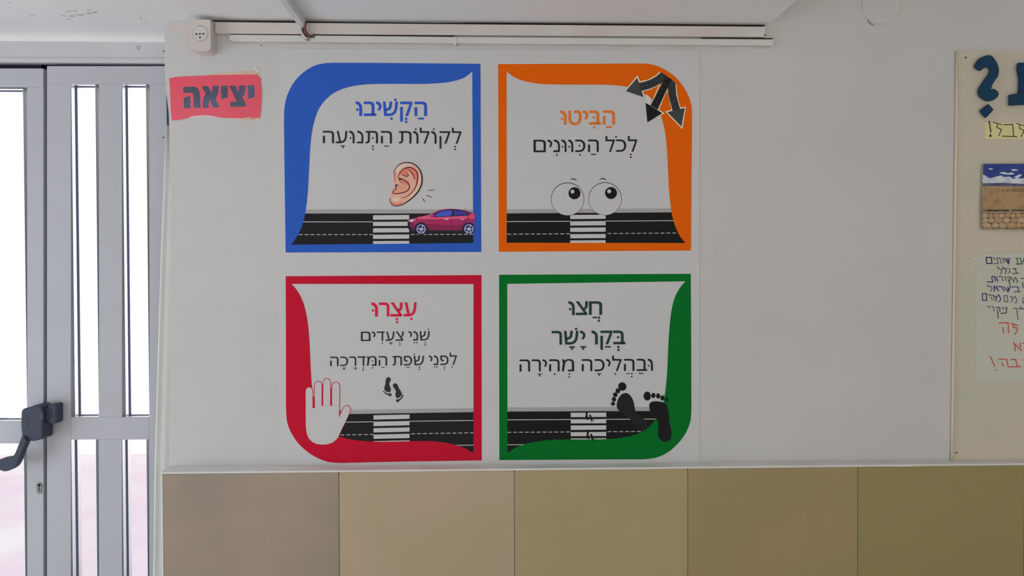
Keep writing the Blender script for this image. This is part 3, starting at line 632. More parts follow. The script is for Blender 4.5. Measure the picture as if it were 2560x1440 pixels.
# ================================================================ road safety poster
ps = empty('safety_poster', at(1222, 650, 0)); tag(ps, 'large square white sheet printed with four coloured road-safety signs in Hebrew', 'poster')
sheet_m = mat('poster_white', (0.695, 0.695, 0.71), 0.5, 0.3, var=0.008, scale=3)
prism('sheet', [(697, 122), (1749, 125), (1748, 1161), (699, 1164)], -0.0014, -0.0001, sheet_m, ps)
Lw = 0.47
blue = mat('print_blue', A(38, 74, 154, 0.50), 0.7, 0.1)
orange = mat('print_orange', A(182, 74, 4, 0.45), 0.7, 0.1)
red = mat('print_red', A(166, 18, 42, 0.56), 0.7, 0.1)
green = mat('print_green', A(2, 86, 30, 0.47), 0.7, 0.1)
black = mat('print_black', A(30, 30, 32, 0.55), 0.7, 0.1)
blacker = mat('print_black_deep', A(20, 20, 21, 0.43), 0.7, 0.1)
grey = mat('print_grey', A(142, 140, 142, 0.56), 0.7, 0.1)
white = mat('print_white', (0.70, 0.70, 0.705), 0.7, 0.1)
cream = mat('print_cream', A(182, 166, 152, 0.42), 0.7, 0.1)
txt_green = mat('print_dark_green', A(32, 50, 46, 0.46), 0.7, 0.1)
txt_orange = mat('print_text_orange', A(190, 92, 36, 0.44), 0.7, 0.1)
txt_blue = mat('print_text_blue', A(38, 68, 156, 0.46), 0.7, 0.1)
txt_black = mat('print_text_black', A(36, 35, 38, 0.46), 0.7, 0.1)
red_dark = mat('print_line_red', A(160, 44, 68, Lw), 0.7, 0.1)
PY = -0.0016
K = 2.8235

def sign(label, cxy):
    e = empty('sign_panel', at(*cxy, 0)); e.parent = ps; e.location = BASE[e.name] - BASE[ps.name]; e['label'] = label
    return e
def border(name, ox, oy, outer, inner, m, parent):
    P_ = Print(ox, oy, K, PY); P_.poly([outer, inner], m, 3); return P_.build(name, parent)
def road(ox, oy, parent, X0, X1, grey_y, road_bot, line_y, dash_y, cwx, stripes, gaps_line=(), line2=None, dash0=0, ink_=None):
    """X0,X1 left and right limits; *_y = (left, right) heights"""
    P_ = Print(ox, oy, K, PY)
    kk = ink_ or black
    def yy(pair, x): return pair[0] + (pair[1] - pair[0])*(x - X0)/(X1 - X0)
    (g0, g1), (b0, b1) = grey_y, grey_y
    top = grey_y; mid = (grey_y[0] + 29, grey_y[1] + 28)
    P_.poly([(X0, top[0]), (X1, top[1]), (X1, mid[1]), (X0, mid[0])], grey, 1)
    P_.poly([(X0, mid[0]), (X1, mid[1]), (X1, road_bot[1]), (X0, road_bot[0])], kk, 1)
    for (xa, xb) in ((X0, cwx[0]), (cwx[1], X1)):
        P_.stroke([(xa, yy(line_y, xa)), (xb, yy(line_y, xb))], 5, white, 2)
    per = 41.6; x = X0 + dash0
    while x < X1:
        xb = min(X1, x + 27)
        if not (x < cwx[1] and xb > cwx[0]):
            P_.stroke([(x, yy(dash_y, x)), (xb, yy(dash_y, xb))], 5, white, 2)
        elif x < cwx[0]: P_.stroke([(x, yy(dash_y, x)), (cwx[0], yy(dash_y, cwx[0]))], 5, white, 2)
        elif xb > cwx[1]: P_.stroke([(cwx[1], yy(dash_y, cwx[1])), (xb, yy(dash_y, xb))], 5, white, 2)
        x += per
    if line2:
        P_.stroke([(line2[0], line2[2]), (line2[1], line2[3])], 5, white, 2)
    P_.poly([(cwx[0], yy(mid, cwx[0]) + 4), (cwx[1], yy(mid, cwx[1]) + 4), (cwx[1], road_bot[1] - 2), (cwx[0], road_bot[0] - 2)], kk, 2)
    for (a, b_, c, d) in stripes:
        P_.poly([(cwx[0], a), (cwx[1], c), (cwx[1], d), (cwx[0], b_)], white, 2.6)
    return P_.build('road_picture', parent)

# ---- blue sign
s1 = sign('blue-framed sign, upper left, with ear and red car', (957, 394))
o1 = cr([(1415, 55, 1), (1421, 1383, 1), (40, 1387, 1), (33, 900), (29, 560), (28, 470), (32, 360), (52, 275), (95, 190), (160, 120), (235, 72), (305, 53), (370, 48), (440, 48), (700, 49)], 7, True)
i1 = cr([(1357, 107, 1), (1320, 140), (1275, 163), (1180, 186), (1040, 196), (900, 197), (700, 197), (590, 202), (490, 218), (400, 250), (330, 300), (275, 372), (245, 450), (225, 540), (213, 650), (205, 800), (196, 960), (182, 1085), (163, 1175), (128, 1260), (80, 1332, 1), (1364, 1320, 1)], 5, True)
border('coloured_border', 700, 140, o1, i1, blue, s1)
road(700, 140, s1, 78, 1366, (1083, 1083), (1334, 1322), (1171, 1171), (1261, 1259), (657, 912),
     [(1124, 1156, 1122, 1154), (1171, 1200, 1169, 1199), (1216, 1246, 1215, 1244), (1262, 1291, 1260, 1289), (1307, 1328, 1305, 1326)], dash0=55)
# ---- orange sign
s2 = sign('orange-framed sign, upper right, with two eyes and three road arrows', (1487, 394))
o2 = cr([(43, 57, 1), (700, 55), (990, 53), (1060, 53), (1130, 60), (1210, 90), (1290, 145), (1350, 215), (1390, 290), (1410, 370), (1411, 470), (1411, 560), (1408, 900), (1405, 1373, 1), (48, 1382, 1)], 7, True)
i2 = cr([(103, 107, 1), (130, 132), (180, 160), (250, 182), (340, 196), (450, 201), (700, 202), (850, 205), (950, 217), (1030, 243), (1105, 292), (1160, 355), (1195, 430), (1220, 530), (1235, 660), (1243, 820), (1250, 950), (1262, 1070), (1283, 1170), (1320, 1260), (1365, 1320, 1), (104, 1318, 1)], 5, True)
border('coloured_border', 1230, 140, o2, i2, orange, s2)
road(1230, 140, s2, 100, 1370, (1082, 1075), (1320, 1322), (1169, 1162), (1258, 1249), (552, 802),
     [(1122, 1151, 1120, 1149), (1167, 1197, 1165, 1195), (1212, 1242, 1210, 1240), (1258, 1287, 1256, 1285), (1302, 1320, 1300, 1320)], dash0=8, ink_=blacker)
# ---- red sign
s3 = sign('red-framed sign, lower left, with a stopping hand', (957, 922))
o3 = cr([(40, 58, 1), (1422, 50, 1), (1424, 1358, 1), (800, 1368), (510, 1374), (430, 1376), (330, 1366), (230, 1322), (140, 1250), (80, 1165), (50, 1085), (43, 1000), (42, 920), (42, 600)], 7, True)
i3 = cr([(80, 112, 1), (110, 145), (145, 200), (172, 270), (190, 350), (203, 450), (210, 560), (216, 700), (226, 840), (245, 960), (290, 1080), (350, 1150), (420, 1187), (480, 1205), (560, 1218), (660, 1225), (800, 1225), (950, 1222), (1060, 1223), (1160, 1232), (1250, 1252), (1310, 1275), (1366, 1307, 1), (1366, 113, 1)], 5, True)
border('coloured_border', 700, 670, o3, i3, red, s3)
road(700, 670, s3, 400, 1368, (1003, 989), (1310, 1310), (1089, 1076), (1179, 1163), (660, 914),
     [(1040, 1070, 1034, 1064), (1085, 1116, 1080, 1110), (1131, 1161, 1125, 1155), (1176, 1206, 1170, 1200), (1222, 1250, 1216, 1244)], line2=(1200, 1368, 1252, 1250), dash0=27)
# ---- green sign
s4 = sign('green-framed sign, lower right, with large black footprints', (1487, 922))
o4 = cr([(50, 48, 1), (1403, 41, 1), (1406, 500), (1407, 920), (1407, 1000), (1400, 1080), (1370, 1160), (1320, 1230), (1250, 1295), (1170, 1335), (1080, 1350), (1000, 1351), (700, 1352), (52, 1356, 1)], 7, True)
i4 = cr([(107, 112, 1), (1365, 94, 1), (1330, 135), (1298, 190), (1275, 260), (1260, 350), (1250, 460), (1243, 580), (1238, 700), (1228, 830), (1212, 940), (1190, 1010), (1150, 1075), (1100, 1128), (1050, 1162), (960, 1190), (850, 1205), (700, 1210), (550, 1210), (400, 1215), (300, 1228), (220, 1248), (160, 1272), (109, 1306, 1)], 5, True)
border('coloured_border', 1230, 670, o4, i4, green, s4)
road(1230, 670, s4, 104, 1190, (984, 981), (1308, 1308), (1072, 1066), (1160, 1153), (556, 806),
     [(1022, 1053, 1020, 1051), (1068, 1097, 1066, 1096), (1112, 1143, 1110, 1141), (1159, 1187, 1157, 1186), (1203, 1230, 1201, 1228)], line2=(104, 300, 1248, 1247), dash0=4, ink_=blacker)

# ---- lettering
def offset_loop(L, d):
    n_ = len(L); out = []
    for i in range(n_):
        a, p, b_ = L[i - 1], L[i], L[(i + 1) % n_]
        d1 = (p[0]-a[0], p[1]-a[1]); d2 = (b_[0]-p[0], b_[1]-p[1])
        l1 = math.hypot(*d1) or 1; l2 = math.hypot(*d2) or 1
        n1 = (d1[1]/l1, -d1[0]/l1); n2 = (d2[1]/l2, -d2[0]/l2)
        nx, ny = n1[0] + n2[0], n1[1] + n2[1]; q = math.hypot(nx, ny) or 1
        c = max(0.5, q/2)
        out.append((p[0] + nx/q*d/c, p[1] + ny/q*d/c))
    return out
def signed(L): return sum(L[i-1][0]*L[i][1] - L[i][0]*L[i-1][1] for i in range(len(L)))/2
def text_line(parent, ox, oy, sc, letters, base, top, marks, m, bold=False, layer=5):
    """letters = [(char, x0, x1), ...] left to right in zoom pixels; base/top = (left, right) heights"""
    P_ = Print(ox, oy, sc, PY)
    xa = letters[0][1]; xb = letters[-1][2]
    d = 13 if bold else 0
    for ch, lx0, lx1 in letters:
        loops = GLYPHS[ch][1]
        if bold:
            s_ = 1 if sum(signed(L) for L in loops) > 0 else -1
            loops = [offset_loop(L, d*s_) for L in loops]
        gx0 = min(p[0] for L in loops for p in L); gx1 = max(p[0] for L in loops for p in L)
        res = []
        for L in loops:
            q = []
            for (x, y) in L:
                X = lx0 + (x - gx0)/(gx1 - gx0)*(lx1 - lx0)
                t = (X - xa)/(xb - xa)
                B = base[0] + (base[1] - base[0])*t; T = top[0] + (top[1] - top[0])*t
                q.append((X, B + (T - B)*((y + d)/(592 + 2*d))))
            res.append(q)
        # letters of two separate pieces (he, qof) must not be treated as holes
        big = sorted(res, key=lambda L: -abs(signed(L)))
        sg = signed(big[0])
        holes = [L for L in res if signed(L)*sg < 0]; outs = [L for L in res if signed(L)*sg > 0]
        for L in outs:
            P_.poly([L] + (holes if L is big[0] else []), m, layer)
    for mk in marks:
        if mk[0] == 'd': P_.poly(circ(mk[1], mk[2], mk[3], 16), m, layer)
        elif mk[0] == 'b': P_.poly(rect(mk[1], mk[3] - mk[4]/2, mk[2], mk[3] + mk[4]/2), m, layer)
        elif mk[0] == 't':
            _, cx, a, b_, y, h, yb, w = mk
            P_.poly([(a, y - h/2), (b_, y - h/2), (b_, y + h/2), (cx + w/2, y + h/2), (cx + w/2, yb), (cx - w/2, yb), (cx - w/2, y + h/2), (a, y + h/2)], m, layer)
    return P_.build('lettering', parent)

text_line(s1, 880, 235, 12.8, [('ו', 108, 322), ('ב', 378, 775), ('י', 760, 942), ('ש', 988, 1470), ('ק', 1540, 1930), ('ה', 1998, 2400)], (703, 708), (240, 245),
    [('d', 170, 502, 42), ('d', 1387, 183, 42), ('d', 1263, 790, 42), ('d', 1730, 793, 42), ('d', 1730, 893, 42), ('b', 2112, 2303, 787, 58)], txt_blue, True)
text_line(s1, 790, 305, 6.737, [('ה', 115, 303), ('ע', 333, 527), ('ו', 557, 650), ('נ', 687, 797), ('ת', 835, 1043), ('ה', 1092, 1278), ('ת', 1397, 1607), ('ו', 1633, 1725), ('ל', 1748, 1910), ('ו', 1938, 2030), ('ק', 2080, 2260), ('ל', 2288, 2447)], (357, 366), (148, 156),
    [('t', 453, 412, 490, 402, 14, 445, 18), ('d', 580, 269, 15), ('d', 957, 271, 15), ('d', 957, 408, 15), ('d', 957, 457, 15), ('b', 1148, 1230, 406, 15), ('d', 1680, 121, 15), ('d', 1983, 121, 15), ('d', 2342, 413, 15), ('d', 2342, 462, 15)], txt_black)
text_line(s2, 1320, 260, 8.828, [('ו', 708, 850), ('ט', 890, 1185), ('י', 1205, 1330), ('ב', 1345, 1615), ('ה', 1650, 1918)], (462, 453), (145, 141),
    [('d', 746, 326, 27), ('d', 1452, 296, 28), ('d', 1460, 517, 27), ('b', 1722, 1852, 508, 38)], txt_orange, True)
text_line(s2, 1320, 260, 8.828, [('ם', 122, 392), ('י', 430, 533), ('נ', 560, 705), ('ו', 737, 850), ('ו', 885, 998), ('כ', 1043, 1263), ('ה', 1325, 1560), ('ל', 1710, 1913), ('כ', 1943, 2167), ('ל', 2205, 2407)], (1064, 1053), (790, 781),
    [('d', 763, 946, 19), ('d', 910, 945, 19), ('d', 1137, 921, 19), ('d', 1146, 1123, 19), ('d', 635, 1125, 19), ('b', 1392, 1502, 1112, 22), ('d', 1943, 721, 19), ('d', 2268, 1112, 19), ('d', 2268, 1175, 19)], black)
text_line(s3, 890, 740, 11.075, [('ו', 420, 603), ('ר', 630, 922), ('צ', 948, 1290), ('ע', 1318, 1678)], (573, 564), (182, 175),
    [('d', 470, 403, 34), ('d', 1133, 637, 34), ('d', 1133, 722, 34), ('d', 1535, 633, 34)], mat('print_text_red', A(178, 28, 58, 0.5), 0.7, 0.1), True)
text_line(s3, 890, 740, 11.075, [('ם', 135, 400), ('י', 435, 538), ('ד', 572, 790), ('ע', 820, 1062), ('צ', 1095, 1318), ('י', 1447, 1550), ('נ', 1577, 1718), ('ש', 1763, 2042)], (1248, 1230), (988, 972),
    [('d', 727, 1300, 19), ('t', 963, 913, 1015, 1297, 20, 1348, 24), ('d', 1213, 1297, 18), ('d', 1213, 1358, 18), ('d', 1615, 1292, 18), ('d', 1680, 1292, 18), ('d', 1917, 1290, 18), ('d', 1917, 1350, 18), ('d', 1998, 927, 18)], txt_black)
text_line(s3, 810, 870, 7.314, [('ה', 112, 265), ('כ', 298, 440), ('ר', 460, 588), ('ד', 613, 762), ('מ', 783, 960), ('ה', 1000, 1152), ('ת', 1253, 1425), ('פ', 1460, 1610), ('ש', 1640, 1828), ('י', 1915, 1982), ('נ', 2000, 2090), ('פ', 2127, 2275), ('ל', 2297, 2428)], (333, 308), (160, 134),
    [('t', 365, 330, 397, 367, 12, 403, 15), ('t', 575, 542, 607, 365, 12, 400, 15), ('d', 717, 366, 12), ('d', 717, 405, 12), ('d', 887, 237, 12), ('d', 888, 364, 12), ('b', 1045, 1112, 357, 12), ('b', 1500, 1568, 351, 12), ('d', 1650, 115, 12), ('d', 1743, 352, 12), ('d', 1743, 391, 12), ('d', 2023, 349, 12), ('d', 2065, 349, 12), ('d', 2200, 349, 12), ('d', 2200, 387, 12), ('d', 2340, 347, 12)], txt_black)
text_line(s4, 1370, 740, 9.933, [('ו', 502, 663), ('צ', 685, 990), ('ח', 1015, 1345)], (477, 470), (132, 130),
    [('d', 547, 329, 30), ('b', 1110, 1213, 533, 40), ('d', 1263, 539, 30), ('d', 1263, 613, 30)], txt_green, True)
text_line(s4, 1370, 740, 9.933, [('ר', 90, 348), ('ש', 395, 757), ('י', 790, 928), ('ו', 1075, 1238), ('ק', 1300, 1603), ('ב', 1620, 1925)], (1210, 1198), (866, 857),
    [('t', 597, 527, 665, 1267, 40, 1340, 45), ('t', 875, 805, 943, 1265, 40, 1338, 45), ('d', 697, 818, 30), ('b', 1413, 1560, 1262, 38), ('d', 1740, 1026, 30), ('d', 1748, 1267, 30), ('d', 1748, 1340, 30)], txt_green, True)
text_line(s4, 1280, 880, 6.919, [('ה', 130, 312), ('ר', 340, 497), ('י', 527, 605), ('ה', 643, 823), ('מ', 862, 1073), ('ה', 1207, 1388), ('כ', 1428, 1600), ('י', 1627, 1705), ('ל', 1733, 1893), ('ה', 1937, 2117), ('ב', 2158, 2338), ('ו', 2347, 2437)], (339, 326), (130, 118),
    [('t', 478, 440, 517, 382, 13, 427, 18), ('d', 737, 385, 14), ('d', 989, 382, 14), ('d', 989, 431, 14), ('t', 1508, 1468, 1545, 375, 13, 418, 18), ('d', 1788, 378, 14), ('b', 1980, 2035, 373, 14), ('d', 2072, 377, 14), ('d', 2072, 426, 14), ('b', 2192, 2273, 372, 15), ('d', 2367, 238, 14)], black)

# ---- ear
def pm(name, r, g, b, L=0.47): return mat('print_' + name, A(r, g, b, L), 0.7, 0.1)
skin = pm('skin', 194, 138, 122); skin_l = pm('skin_light', 200, 160, 147); skin_d = pm('skin_dark', 182, 102, 88); skin_m = pm('skin_mid', 184, 126, 108)
maroon = pm('maroon', 72, 20, 28); dark = pm('dark', 28, 24, 34); plum = pm('plum', 60, 48, 72)
E_ = Print(960, 395, 11.08, PY)
ear = cr([(262, 410), (310, 310), (380, 220), (460, 160), (560, 128), (650, 122), (760, 140), (860, 190), (950, 270), (1010, 370), (1045, 480), (1055, 600), (1045, 700), (1010, 810), (950, 920), (880, 1010), (800, 1090), (700, 1170), (600, 1240), (500, 1290), (400, 1325), (300, 1325), (220, 1290), (175, 1220), (162, 1120), (175, 1040), (200, 960), (240, 890), (270, 820), (285, 740), (278, 650), (262, 540), (255, 470)], 5, True)
E_.poly(ear, skin, 4)
E_.poly(cr([(300, 420), (360, 300), (450, 220), (580, 180), (700, 180), (800, 215), (720, 215), (600, 225), (500, 270), (420, 350), (370, 450), (350, 560), (300, 560)], 4, True), skin_l, 5)
E_.poly(cr([(960, 420), (1000, 520), (1005, 640), (975, 780), (900, 920), (780, 1050), (650, 1130), (720, 1060), (850, 920), (930, 760), (960, 600)], 4, True), skin_l, 5)
E_.poly(cr([(270, 430), (320, 380), (345, 480), (330, 620), (310, 680), (280, 620)], 4, True), skin_d, 5.5)
E_.poly(cr([(600, 290), (700, 268), (800, 290), (880, 350), (930, 440), (935, 560), (915, 690), (880, 690), (870, 600), (840, 600), (825, 520), (780, 420), (700, 330)], 4, True), skin_d, 5.5)
E_.poly(cr([(460, 400), (520, 330), (600, 300), (640, 340), (640, 400), (670, 450), (660, 500), (600, 500), (520, 465)], 4, True), skin_d, 5.5)
E_.poly(cr([(470, 620), (560, 620), (650, 680), (700, 770), (690, 860), (600, 930), (480, 965), (330, 985), (260, 960), (280, 900), (350, 840), (370, 770), (440, 770), (500, 720)], 4, True), skin_m, 5.5)
E_.poly(cr([(470, 615), (560, 620), (650, 690), (700, 770), (600, 720), (520, 700)], 4, True), skin_d, 5.8)
E_.poly(cr([(195, 1180), (240, 1230), (330, 1260), (450, 1240), (560, 1210), (480, 1270), (380, 1310), (290, 1310), (220, 1270)], 4, True), skin_d, 5.5)
E_.poly(cr([(230, 1140), (300, 1100), (400, 1110), (430, 1160), (350, 1190), (270, 1190)], 4, True), skin_l, 5.6)
def ln_(P_, pts_, w, m, lay=7, taper=(0.45, 0.45), k=5): P_.stroke(pts_, w*1.22, m, lay, taper=taper, smooth=k)
ln_(E_, [(262, 410), (310, 310), (380, 220), (460, 160), (560, 128), (650, 122), (760, 140), (860, 190), (950, 270), (1010, 370), (1045, 480), (1055, 600), (1045, 700), (1010, 810), (950, 920), (880, 1010), (800, 1090), (700, 1170), (600, 1240), (500, 1290), (400, 1325), (300, 1325), (220, 1290), (175, 1220), (160, 1110)], 27, dark)
ln_(E_, [(480, 1112), (580, 1085), (680, 1030), (770, 950), (840, 860), (890, 760), (925, 640), (935, 520), (925, 430), (880, 350), (800, 285), (700, 262), (600, 275), (510, 330), (440, 410), (405, 490), (405, 560), (440, 640), (490, 700)], 23, maroon)
ln_(E_, [(600, 290), (700, 340), (780, 430), (825, 520), (838, 605)], 20, maroon)
ln_(E_, [(440, 420), (500, 465), (580, 500), (640, 508), (672, 480), (660, 430), (635, 390)], 18, maroon)
ln_(E_, [(420, 555), (500, 585), (600, 635), (680, 710), (703, 790), (690, 860), (620, 925), (500, 965), (350, 990), (270, 985), (245, 955), (265, 910), (330, 855)], 21, maroon, taper=(1, 0.8))
E_.poly(cr([(400, 540), (480, 580), (500, 600), (440, 610), (440, 640), (415, 600)], 4, True), plum, 7.5)
E_.poly(cr([(305, 770), (320, 738), (360, 730), (420, 765), (370, 762), (350, 790), (352, 850), (320, 855), (318, 800)], 4, True), plum, 7.5)
E_.stroke([(1205, 898), (1300, 890), (1440, 880)], 17, dark, 4, taper=(0.4, 0.1), smooth=4)
E_.stroke([(1165, 1025), (1240, 1055), (1350, 1100)], 18, dark, 4, taper=(0.4, 0.1), smooth=4)
E_.stroke([(1070, 1105), (1100, 1160), (1140, 1235)], 18, dark, 4, taper=(0.4, 0.1), smooth=4)
E_.build('ear_picture', s1)

# ---- car
C_ = Print(1000, 505, 12.8, PY)
c_low = pm('car_low', 112, 34, 62); c_mid = pm('car_mid', 136, 40, 80); c_up = pm('car_up', 190, 74, 104); c_rear = pm('car_rear', 196, 62, 84)
c_dk = pm('car_dark', 44, 32, 66); c_bk = pm('car_black', 33, 30, 44); win = pm('car_window', 58, 72, 158); win2 = pm('car_window_rear', 54, 50, 122); rim = pm('rim', 158, 162, 204); nav = pm('rim_navy', 34, 44, 92); lamp = pm('lamp', 206, 194, 204)
cbody = cr([(250, 640), (265, 580), (400, 530), (560, 485), (740, 450), (880, 425), (960, 390), (1100, 320), (1250, 262), (1400, 228), (1600, 215), (1800, 225), (2000, 250), (2150, 290), (2300, 335), (2370, 380), (2388, 450), (2380, 600), (2375, 760), (2360, 900), (1960, 905), (900, 905), (420, 905), (300, 890), (255, 820), (245, 730)], 4, True)
C_.poly(cbody, c_mid, 4)
C_.poly([(250, 740), (420, 760), (900, 700), (1600, 740), (2000, 730), (2378, 720), (2370, 905), (420, 905), (300, 890), (255, 830)], c_low, 5)
C_.poly(cr([(560, 488, 1), (740, 452), (880, 425), (960, 470), (1100, 490), (1640, 455), (2150, 440, 1), (2170, 520, 1), (1660, 545), (1000, 548), (560, 550, 1)], 4, True), c_up, 5.5)
C_.poly(cr([(2160, 440, 1), (2260, 385), (2340, 372), (2385, 440), (2382, 540, 1), (2200, 530, 1)], 4, True), c_rear, 5.5)
C_.poly(cr([(880, 425), (1000, 372), (1200, 290), (1400, 240), (1600, 218), (1400, 262), (1200, 325), (1040, 400), (930, 460)], 4, True), pm('car_pillar', 150, 84, 110), 5.5)
C_.poly(cr([(1040, 395, 1), (1150, 330), (1300, 275), (1480, 240), (1650, 232), (1850, 245), (2020, 280), (2150, 325), (2260, 385), (2160, 440, 1), (1110, 492, 1)], 4, True), c_dk, 6)
C_.poly(cr([(1110, 430, 1), (1220, 350), (1380, 292), (1560, 270), (1680, 275, 1), (1640, 440, 1), (1180, 470, 1)], 4, True), win, 6.6)
C_.poly(cr([(1740, 275, 1), (1880, 282), (2020, 310), (2130, 345), (2210, 390), (2120, 415, 1), (1740, 430, 1)], 4, True), win2, 6.6)
C_.poly(cr([(1000, 425), (1070, 410), (1105, 440), (1100, 490), (1040, 490), (1010, 460)], 4, True), pm('mirror', 150, 40, 86), 7)
C_.poly(cr([(250, 640), (300, 600), (360, 660), (420, 780), (460, 905, 1), (300, 890), (255, 830), (245, 740)], 4, True), c_bk, 6)
C_.poly(cr([(300, 690), (420, 690), (500, 740), (470, 850), (430, 900), (360, 820)], 4, True), c_low, 6.5)
C_.poly(cr([(265, 600), (330, 560), (440, 535), (520, 560), (470, 610), (370, 635), (290, 640)], 4, True), pm('lamp_shell', 128, 92, 128), 7)
C_.poly(circ(343, 610, 30, 14), lamp, 7.5); C_.poly(circ(390, 588, 34, 14), lamp, 7.5)
C_.poly([(1415, 545), (1545, 540), (1560, 555), (1530, 565), (1430, 565)], lamp, 7.5)
C_.poly([(1925, 545), (2060, 540), (2065, 555), (2040, 565), (1945, 565)], pm('handle_pink', 206, 150, 170), 7.5)
for q in ([(960, 540), (950, 700), (960, 890)], [(1660, 460), (1640, 560), (1630, 700), (1635, 890)], [(2170, 440), (2180, 520), (2100, 600), (2000, 690), (1970, 800)]):
    C_.stroke(q, 12, pm('car_seam', 88, 26, 52), 7.2, smooth=4)
C_.stroke([(2120, 170), (2105, 220), (2090, 270)], 10, dark, 7.2)
C_.poly([(330, 905), (2370, 900), (2320, 985), (500, 985)], c_bk, 3.5)
for (cx, cy) in ((678, 865), (2205, 862)):
    C_.poly(cr([(cx - 215, cy + 40), (cx - 190, cy - 110), (cx - 110, cy - 190), (cx, cy - 215), (cx + 120, cy - 180), (cx + (200 if cx < 1000 else 165), cy - 60), (cx + (240 if cx < 1000 else 168), cy + 60)], 4, True), c_dk, 7)
    C_.poly(circ(cx, cy + 5, 190 if cx < 1000 else 165, 28), c_bk, 7.4)
    C_.poly(circ(cx, cy, 146, 28), rim, 7.8)
    C_.poly(circ(cx, cy, 124, 28), nav, 8.2)
    for a in (-62, 4, 60, 118, 186):
        a = math.radians(a); C_.stroke([(cx, cy), (cx + 136*math.cos(a), cy + 136*math.sin(a))], 24, rim, 8.6)
    C_.poly(circ(cx, cy, 38, 16), rim, 9)
C_.build('car_picture', s1)

# ---- eyes
Y_ = Print(1230, 140, K, PY)
for (cx, cy, r_, pxx, pyy, hx_, hy_) in ((533, 1010, 117, 582, 969, 568, 957), (798, 1008, 117, 840, 967, 827, 955)):
    Y_.poly(circ(cx, cy, r_, 56), blacker, 4)
    Y_.poly(circ(cx, cy + 1.2, r_ - 2.8, 56, ry=r_ - 3.4), white, 5)
    Y_.poly(circ(pxx, pyy, 42.5, 32), blacker, 6)
    Y_.poly(circ(hx_, hy_, 14, 20), white, 7)
Y_.stroke([(551, 872), (575, 867), (602, 883)], 7, blacker, 6, taper=(0.2, 0.2), smooth=6)
Y_.stroke([(757, 872), (782, 865), (810, 875)], 7, blacker, 6, taper=(0.2, 0.2), smooth=6)
Y_.build('eyes_picture', s2)
# ---- arrows
R_ = Print(1550, 160, 8.0, PY)
asph = pm('asphalt', 38, 40, 42, 0.42); asph2 = pm('asphalt_dark', 22, 22, 23, 0.42); aline = pm('asphalt_line', 66, 68, 68, 0.42); arrow_d = pm('arrow_grey', 50, 52, 54, 0.42)
for q in ([(112, 535), (345, 248), (392, 360), (560, 325), (700, 250), (805, 162)],
          [(478, 655), (448, 542), (600, 500), (720, 440), (800, 398), (625, 812), (512, 765)],
          [(765, 912), (945, 500), (1045, 922), (925, 955), (1238, 1278), (1306, 866), (1205, 885), (1160, 740), (1125, 560), (1115, 398)],
          [(765, 912), (868, 985), (700, 1080)]):
    R_.stroke(q, 24, cream, 4)
R_.poly([(520, 600), (635, 700), (600, 790), (505, 725)], pm('smudge', 158, 162, 164, 0.44), 3.6)
R_.poly(cr([(400, 375, 1), (560, 330), (700, 260), (822, 165, 1), (930, 230, 1), (850, 372, 1), (720, 440), (600, 492), (435, 540, 1), (400, 600, 1), (340, 360, 1)], 5, True), asph, 5)
R_.poly([(345, 278), (115, 540), (472, 662)], arrow_d, 5.3)
R_.poly(cr([(955, 470, 1), (965, 600), (1000, 750), (1050, 930, 1), (1090, 1020, 1), (1220, 980, 1), (1200, 890, 1), (1160, 740), (1125, 600), (1110, 385, 1), (1020, 300, 1)], 5, True), asph, 5.2)
R_.poly([(948, 966), (1228, 1252), (1298, 880)], arrow_d, 5.4)
R_.poly([(915, 235), (1040, 312), (975, 430), (752, 915), (610, 828), (850, 375)], asph2, 5.6)
R_.poly([(512, 775), (548, 1168), (848, 985)], asph2, 5.8)
for q, n_ in (([(850, 240), (740, 315), (660, 368), (560, 415), (460, 445)], 5), ([(950, 270), (905, 380), (860, 480), (820, 565), (780, 655), (740, 735), (700, 825)], 7), ([(1030, 395), (1045, 500), (1050, 610), (1075, 730), (1105, 850)], 5)):
    for i in range(n_):
        x, y = q[i]; nx_, ny_ = q[min(i + 1, n_ - 1)] if i < n_ - 1 else (2*x - q[i-1][0], 2*y - q[i-1][1])
        d_ = math.hypot(nx_ - x, ny_ - y)
        R_.stroke([(x, y), (x + (nx_ - x)/d_*38, y + (ny_ - y)/d_*38)], 11, aline, 6.4)
for q in ([(405, 392), (565, 348), (705, 278), (815, 190)], [(430, 522), (600, 475), (720, 422), (835, 360)], [(905, 260), (870, 365), (640, 830)], [(1010, 330), (960, 420), (735, 895)], [(975, 480), (985, 600), (1018, 750), (1062, 905)], [(1092, 400), (1108, 600), (1143, 740), (1180, 880)]):
    R_.stroke(q, 4, aline, 6.4, smooth=3)
R_.build('arrows_picture', s2)
# ---- hand
H_ = Print(750, 930, 7.58, PY)
def arc(cx, cy, rx, ry, a0, a1, n_=10): return [(cx + rx*math.cos(math.radians(a0 + (a1 - a0)*i/n_)), cy - ry*math.sin(math.radians(a0 + (a1 - a0)*i/n_))) for i in range(n_ + 1)]
hand = ([(108, 860), (108, 380)] + arc(174, 370, 66, 82, 175, 5) + [(240, 400), (240, 680), (278, 680), (270, 270)] + arc(344, 262, 72, 90, 178, 2) + [(414, 300), (412, 642), (440, 642), (437, 215)]
        + arc(508, 210, 72, 94, 178, 2) + [(578, 230), (572, 642), (608, 642), (606, 280)] + arc(678, 276, 72, 90, 178, 2) + [(752, 300), (740, 850), (768, 790), (812, 690), (845, 645), (888, 628), (930, 648), (957, 695), (950, 745), (920, 810), (860, 950), (790, 1090), (730, 1225), (680, 1290), (610, 1340), (530, 1368), (430, 1376), (320, 1366), (235, 1328), (165, 1258), (128, 1170), (112, 1060)])
H_.poly(hand, white, 5)
H_.stroke(arc(174, 370, 68, 84, 60, 5) + [(242, 400), (242, 680)], 13, red_dark, 6)
